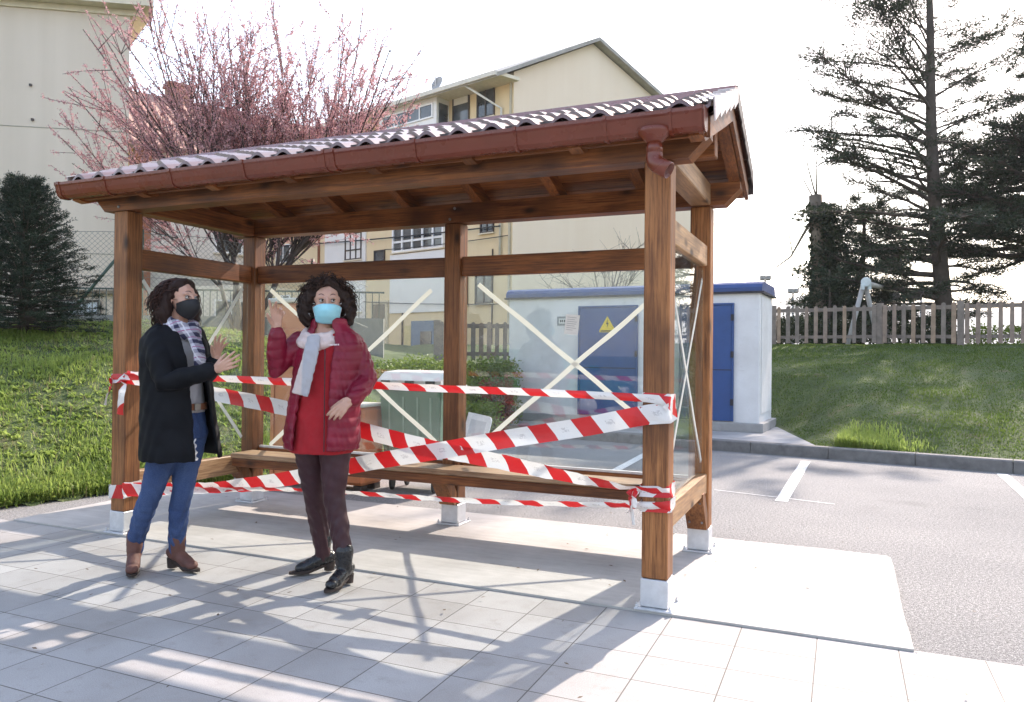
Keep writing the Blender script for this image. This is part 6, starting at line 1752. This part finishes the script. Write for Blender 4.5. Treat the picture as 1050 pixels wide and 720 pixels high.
# trousers
cl = Clay()
cl.stack([(.76, -.025, .02, .175, .125, .13), (.88, -.025, .02, .178, .12, .13), (.98, -.03, .02, .165, .11, .12)], f, lat)
for h_, k_, a_ in ((hipR, knR, anR), (hipL, knL, anL)):
    cl.limb([h_ + [0, 0, -.01], (h_ + k_) / 2, k_, k_ + (a_ - k_) * .35 + np.array([0, .01, 0]), a_ + [0, 0, .01], a_ + [0, 0, -.04]], [.100, .081, .061, .058, .048, .043], 20)
cl.bake('trousers', TRO, wr_, .006, 5, lambda c: .0046 * wrinkle(c, 1.2, 2.0) * np.where(c[:, 2] < .38, 1.3, .8))
boot(wr_, (anR[0] + .01, anR[1] + .01, anR[0], anR[1]), (-.89, -.46), .24, BLK, SOLE, .045, .195, .054)
boot(wr_, (anL[0] + .008, anL[1] + .0, anL[0], anL[1]), (-.36, -.93), .225, BLK, SOLE, .045, .185, .054)
# sweater
cl = Clay(); cl.stack([(.725, -.045, .01, .182, .152, .13), (.80, -.042, .01, .182, .15, .13), (.95, -.035, .01, .172, .148, .12), (1.15, -.02, .01, .165, .142, .12), (1.30, -.01, .01, .165, .118, .12), (1.39, -.01, .01, .13, .09, .1)], f, lat)
cl.bake('sweater', REDK, wr_, .007, 5, lambda c: .0035 * wrinkle(c, .8, 8.0))
# jacket
cl = Clay()
S = [(.745, -.045, .015, .212, .185, .17), (.80, -.045, .012, .220, .188, .175), (.95, -.035, .01, .208, .178, .165), (1.10, -.022, .01, .198, .170, .160), (1.25, -.008, .01, .198, .155, .155), (1.33, -.002, .01, .195, .132, .145), (1.385, -.002, .01, .158, .105, .125), (1.425, -.006, .01, .112, .098, .105), (1.475, -.008, .004, .098, .098, .095)]
cl.shell(S, f, lat, lambda z: np.interp(z, [.74, .95, 1.2, 1.36, 1.48], [.50, .50, .42, .42, .55]), .020, 56)
cl.limb([shR + [.012, 0, -.02], (shR + elR) / 2 + np.array([-.004, 0, 0]), elR + [0, 0, .004], (elR + wrR) / 2, wrR], [.078, .068, .062, .056, .046], 20)
cl.limb([shL + [-.012, 0, -.02], (shL + elL) / 2, elL, (elL + wrL) / 2, wrL], [.080, .071, .064, .057, .047], 20)
def quilt(c): return .0048 * np.abs(np.sin((c[:, 2] + .012 * np.sin(c[:, 0] * 14)) * math.pi / .052)) ** .6 + .0035 * wrinkle(c, 1.3, 4.0) - .004
jk = cl.bake('jacket', MAR, wr_, .006, 4, quilt)
# small pale mark on the chest (a row of tiny strokes)
bm = bmesh.new()
for i in range(8): bm_box(bm, i * .0072, i * .0072 + (.0052 if i % 3 else .0035), -.001, .001, -.0042, .0042)
mk_ = bm_obj('chest_mark', bm, simple('pale_print', (.7, .62, .64), .6), jk)
cp = P(343.5, 354, 0); mk_.location = (cp[0], -.152, cp[2]); mk_.rotation_euler = (0, R(-2), R(8))
tb = Tubes(); tb.add([(-.045 + f[0] * .18 + lat[0] * .1, f[1] * .178 + lat[1] * .1, z_) for z_ in np.linspace(.75, 1.30, 12)], .0032, 5); zp = tb.build('zip', simple('dark_zip', (.03, .005, .01), .4), jk)
# scarf
SCA = NT('knitted_scarf'); v = SCA.coord('Object'); wv_ = SCA.n('ShaderNodeTexWave', wave_type='BANDS', bands_direction='X'); wv_.inputs['Scale'].default_value = 55; wv_.inputs['Distortion'].default_value = 1.5; SCA.l(v, wv_.inputs['Vector'])
sx_ = SCA.n('ShaderNodeSeparateXYZ'); SCA.l(v, sx_.inputs[0])
c = SCA.mix(SCA.ramp(SCA.math('ADD', SCA.math('MULTIPLY', sx_.outputs['X'], 1.0), .5), [(.392, 0.0), (.402, 1.0)]), (.62, .52, .49), (.42, .42, .45))
c = SCA.mix(.3, c, SCA.ramp(wv_.outputs['Fac'], [(.2, (.5, .5, .5)), (.8, (1.1, 1.1, 1.1))]), 'MULTIPLY'); SCA.set(c, .95); SCA.bump(wv_.outputs['Fac'], .4, .004); SCA = SCA.m
SCP = simple('pink_beige_knit', (.64, .52, .49), .95, var=.1, scale=20, bump=.5, bscale=160)
cl = Clay(); nc = P(329, 344, -.01)
for k, (r1, r2, dz, rr) in enumerate(((.088, .080, .014, .028), (.098, .094, -.020, .034))):
    pts = []
    for i in range(19):
        a = 2 * math.pi * i / 18; pts.append(nc + f * r2 * math.cos(a) * 1.05 + lat * r1 * math.sin(a) + np.array([0, 0, dz - .034 * math.cos(a)]))
    cl.limb(pts, [rr * (1 + .1 * math.sin(i * 2.1 + k)) for i in range(19)], 10)
cl.bake('scarf', SCP, wr_, .005, 4, lambda c: .003 * wrinkle(c, 2.0, 1.0))
cl = Clay()
cl.limb([P(322, 346, -.125), P(319, 362, -.175), P(314, 382, -.19), P(308, 405, -.19)], [.040, .044, .046, .050], 18, (tuple(f), .35))
se = cl.bake('scarf_end', SCA, wr_, .005, 3, lambda c: .0025 * wrinkle(c, 2.0, 1.0))
# hair: a wide cloud of curls
HB2 = hair_mat('dark_curly_hair', (.010, .006, .005), (.050, .024, .016))
cl = Clay()
cl.ball(Ph(0, -.048, .044), .104, (1.02, .92, .92), Mh); cl.ball(Ph(0, -.065, -.035), .095, (1.15, .72, 1.15), Mh)
for sg in (1, -1): cl.limb([Ph(sg * .074, -.012, .070), Ph(sg * .108, -.025, .01), Ph(sg * .118, -.03, -.06), Ph(sg * .110, -.03, -.105)], [.032, .044, .046, .034], 14)
cl.limb([Ph(-.074, .0, .075), Ph(-.035, .026, .110), Ph(0, .030, .118), Ph(.035, .026, .110), Ph(.074, .0, .075)], [.024, .020, .020, .020, .024], 12)
hr = cl.bake('hair', HB2, wr_, .006, 3, lambda c: .010 * wrinkle(c, 1.9, 5.0))
st = []; dr = []
g_ = np.random.default_rng(98)
for q, p in scalp(900, 99, Ph, (.122, .104, .102)):
    o_ = hl * q[0] * 1.1 + hf * min(q[1], .05) * .8 + hu * q[2] * .8
    st.append(p); dr.append(o_ + np.array([0, 0, -.55 if q[2] < .5 else -.05]) + g_.normal(size=3) * .32)
curls('curl', st, dr, .060, .0034, .0110, 2.0, HB2, hr, 6)

# ------------------------------------------------------------------ parked car behind the photographer, mirrored in the rear glass
cr = empty('parked_car', wpt(-5.1, -8.6, -.03), -YAW); tag(cr, 'dark green parked car seen only as a reflection in the rear glass', 'car')
CARP = simple('dark_green_paint', (.03, .14, .095), .2, .1, var=.04); TYRE = simple('tyre_rubber', (.02, .02, .02), .8); LENS = simple('lamp_lens', (.75, .77, .8), .05, .3)
prof = [(-2.05, .32), (2.02, .30), (2.08, .48), (2.05, .66), (1.90, .78), (1.05, .93), (-1.75, .98), (-2.02, .88), (-2.10, .6)]
bm = bmesh.new(); bm_prism(bm, prof, 'y', -.84, .84); bmesh.ops.bevel(bm, geom=[e for e in bm.edges], offset=.06, segments=3, affect='EDGES')
bm_obj('body', bm, CARP, cr, True)
bm = bmesh.new()
lo = [(1.12, .90), (-1.80, .95)]; hi = [(.28, 1.42), (-1.30, 1.44)]
q = [(lo[0][0], -.80, lo[0][1]), (lo[1][0], -.80, lo[1][1]), (lo[1][0], .80, lo[1][1]), (lo[0][0], .80, lo[0][1]), (hi[0][0], -.60, hi[0][1]), (hi[1][0], -.60, hi[1][1]), (hi[1][0], .60, hi[1][1]), (hi[0][0], .60, hi[0][1])]
vs = [bm.verts.new(p) for p in q]
for fc in ((3, 2, 1, 0), (4, 5, 6, 7), (0, 1, 5, 4), (1, 2, 6, 5), (2, 3, 7, 6), (3, 0, 4, 7)): bm.faces.new([vs[i] for i in fc])
bmesh.ops.bevel(bm, geom=list(bm.edges), offset=.05, segments=2, affect='EDGES'); bm_obj('roof', bm, CARP, cr, True)
for sg in (1, -1):
    def Y(z): return sg * (.80 - (z - .93) / .5 * .20 + .012)
    for pts in ([(.93, 1.0), (-.28, 1.0), (-.28, 1.37), (.30, 1.36)], [(-.36, 1.0), (-1.58, 1.02), (-1.22, 1.38), (-.36, 1.37)]):
        bm = bmesh.new(); A = [bm.verts.new((x, Y(z), z)) for x, z in pts]; B = [bm.verts.new((x, Y(z) - sg * .02, z)) for x, z in pts]
        bm.faces.new(A); bm.faces.new(B[::-1])
        for i in range(4): bm.faces.new((A[i], A[(i + 1) % 4], B[(i + 1) % 4], B[i]))
        bm_obj('window', bm, PANE, cr)
    bm = bmesh.new(); bm_box(bm, .80, 1.02, min(sg * .82, sg * 1.0), max(sg * .82, sg * 1.0), .98, 1.10, .02); bm_obj('mirror', bm, CARP, cr)
    for x in (1.32, -1.28):
        bm = bmesh.new(); bm_lathe(bm, [(.20, -.09), (.29, -.085), (.315, -.05), (.315, .05), (.29, .085), (.20, .09)], 28)
        bmesh.ops.rotate(bm, verts=bm.verts, cent=(0, 0, 0), matrix=Matrix.Rotation(R(90), 3, 'X')); bmesh.ops.translate(bm, verts=bm.verts, vec=(x, sg * .79, .315)); w_ = bm_obj('wheel', bm, TYRE, cr, True)
        bm = bmesh.new(); bm_lathe(bm, [(.19, -.012), (.205, 0), (.06, .022), (.03, .03)], 20)
        bmesh.ops.rotate(bm, verts=bm.verts, cent=(0, 0, 0), matrix=Matrix.Rotation(R(-90 * sg), 3, 'X')); bmesh.ops.translate(bm, verts=bm.verts, vec=(x, sg * .885, .315)); bm_obj('rim', bm, GALV, w_)
    bm = bmesh.new(); bm_box(bm, 1.80, 2.075, min(sg * .52, sg * .80), max(sg * .52, sg * .80), .56, .71, .03); bm_obj('headlight', bm, LENS, cr)
    bm = bmesh.new(); bm_box(bm, -2.11, -1.95, min(sg * .60, sg * .80), max(sg * .60, sg * .80), .62, .82, .02); bm_obj('tail_lamp', bm, simple('red_lens', (.4, .01, .01), .1), cr)
    bm = bmesh.new()
    bm_box(bm, .10, .24, min(sg * .842, sg * .865), max(sg * .842, sg * .865), .82, .85, .005); bm_obj('door_handle', bm, CARP, cr)
bm = bmesh.new(); bm_box(bm, 2.06, 2.085, -.26, .26, .40, .51); bm_obj('blank_plate', bm, simple('plate_pale', (.6, .6, .55), .5), cr)

# ------------------------------------------------------------------ far hills and the air in front of them
HILL = NT('hill_woods'); v = HILL.coord('Object')
HILL.set(HILL.ramp(HILL.noise(v, .012, 6, .65), [(.35, (.03, .05, .025)), (.65, (.08, .10, .045))]), .95); HILL = HILL.m
xs = np.linspace(-2600, 2600, 160); ys = np.linspace(1500, 2900, 24)
X, Y = np.meshgrid(xs, ys); t = np.clip((Y - 1500) / 900, 0, 1); t = t * t * (3 - 2 * t)
Z = t * (150 + 60 * np.sin(X / 420 + 1.0) + 36 * np.sin(X / 170 + Y / 300) + 16 * np.sin(X / 61 - Y / 90) + np.where(X > 500, (X - 500) * .05, 0)) - 8
nx = len(xs); F = [(j * nx + i, j * nx + i + 1, (j + 1) * nx + i + 1, (j + 1) * nx + i) for j in range(len(ys) - 1) for i in range(nx - 1)]
o = mesh_obj('hills', np.stack([X, Y, Z], -1).reshape(-1, 3), np.array(F), HILL, smooth=True); tag(o, kind='structure')
hz = box('haze', -3200, 3200, -3200, 3200, -10, 300, None); tag(hz, kind='stuff')
m = bpy.data.materials.new('air'); m.use_nodes = True; nt = m.node_tree; nt.nodes.clear()
pv = nt.nodes.new('ShaderNodeVolumePrincipled'); pv.inputs['Color'].default_value = (.93, .96, 1, 1); pv.inputs['Density'].default_value = .00042; pv.inputs['Anisotropy'].default_value = .3
ou = nt.nodes.new('ShaderNodeOutputMaterial'); nt.links.new(pv.outputs[0], ou.inputs['Volume']); hz.data.materials.clear(); hz.data.materials.append(m)
scene.cycles.volume_bounces = 0
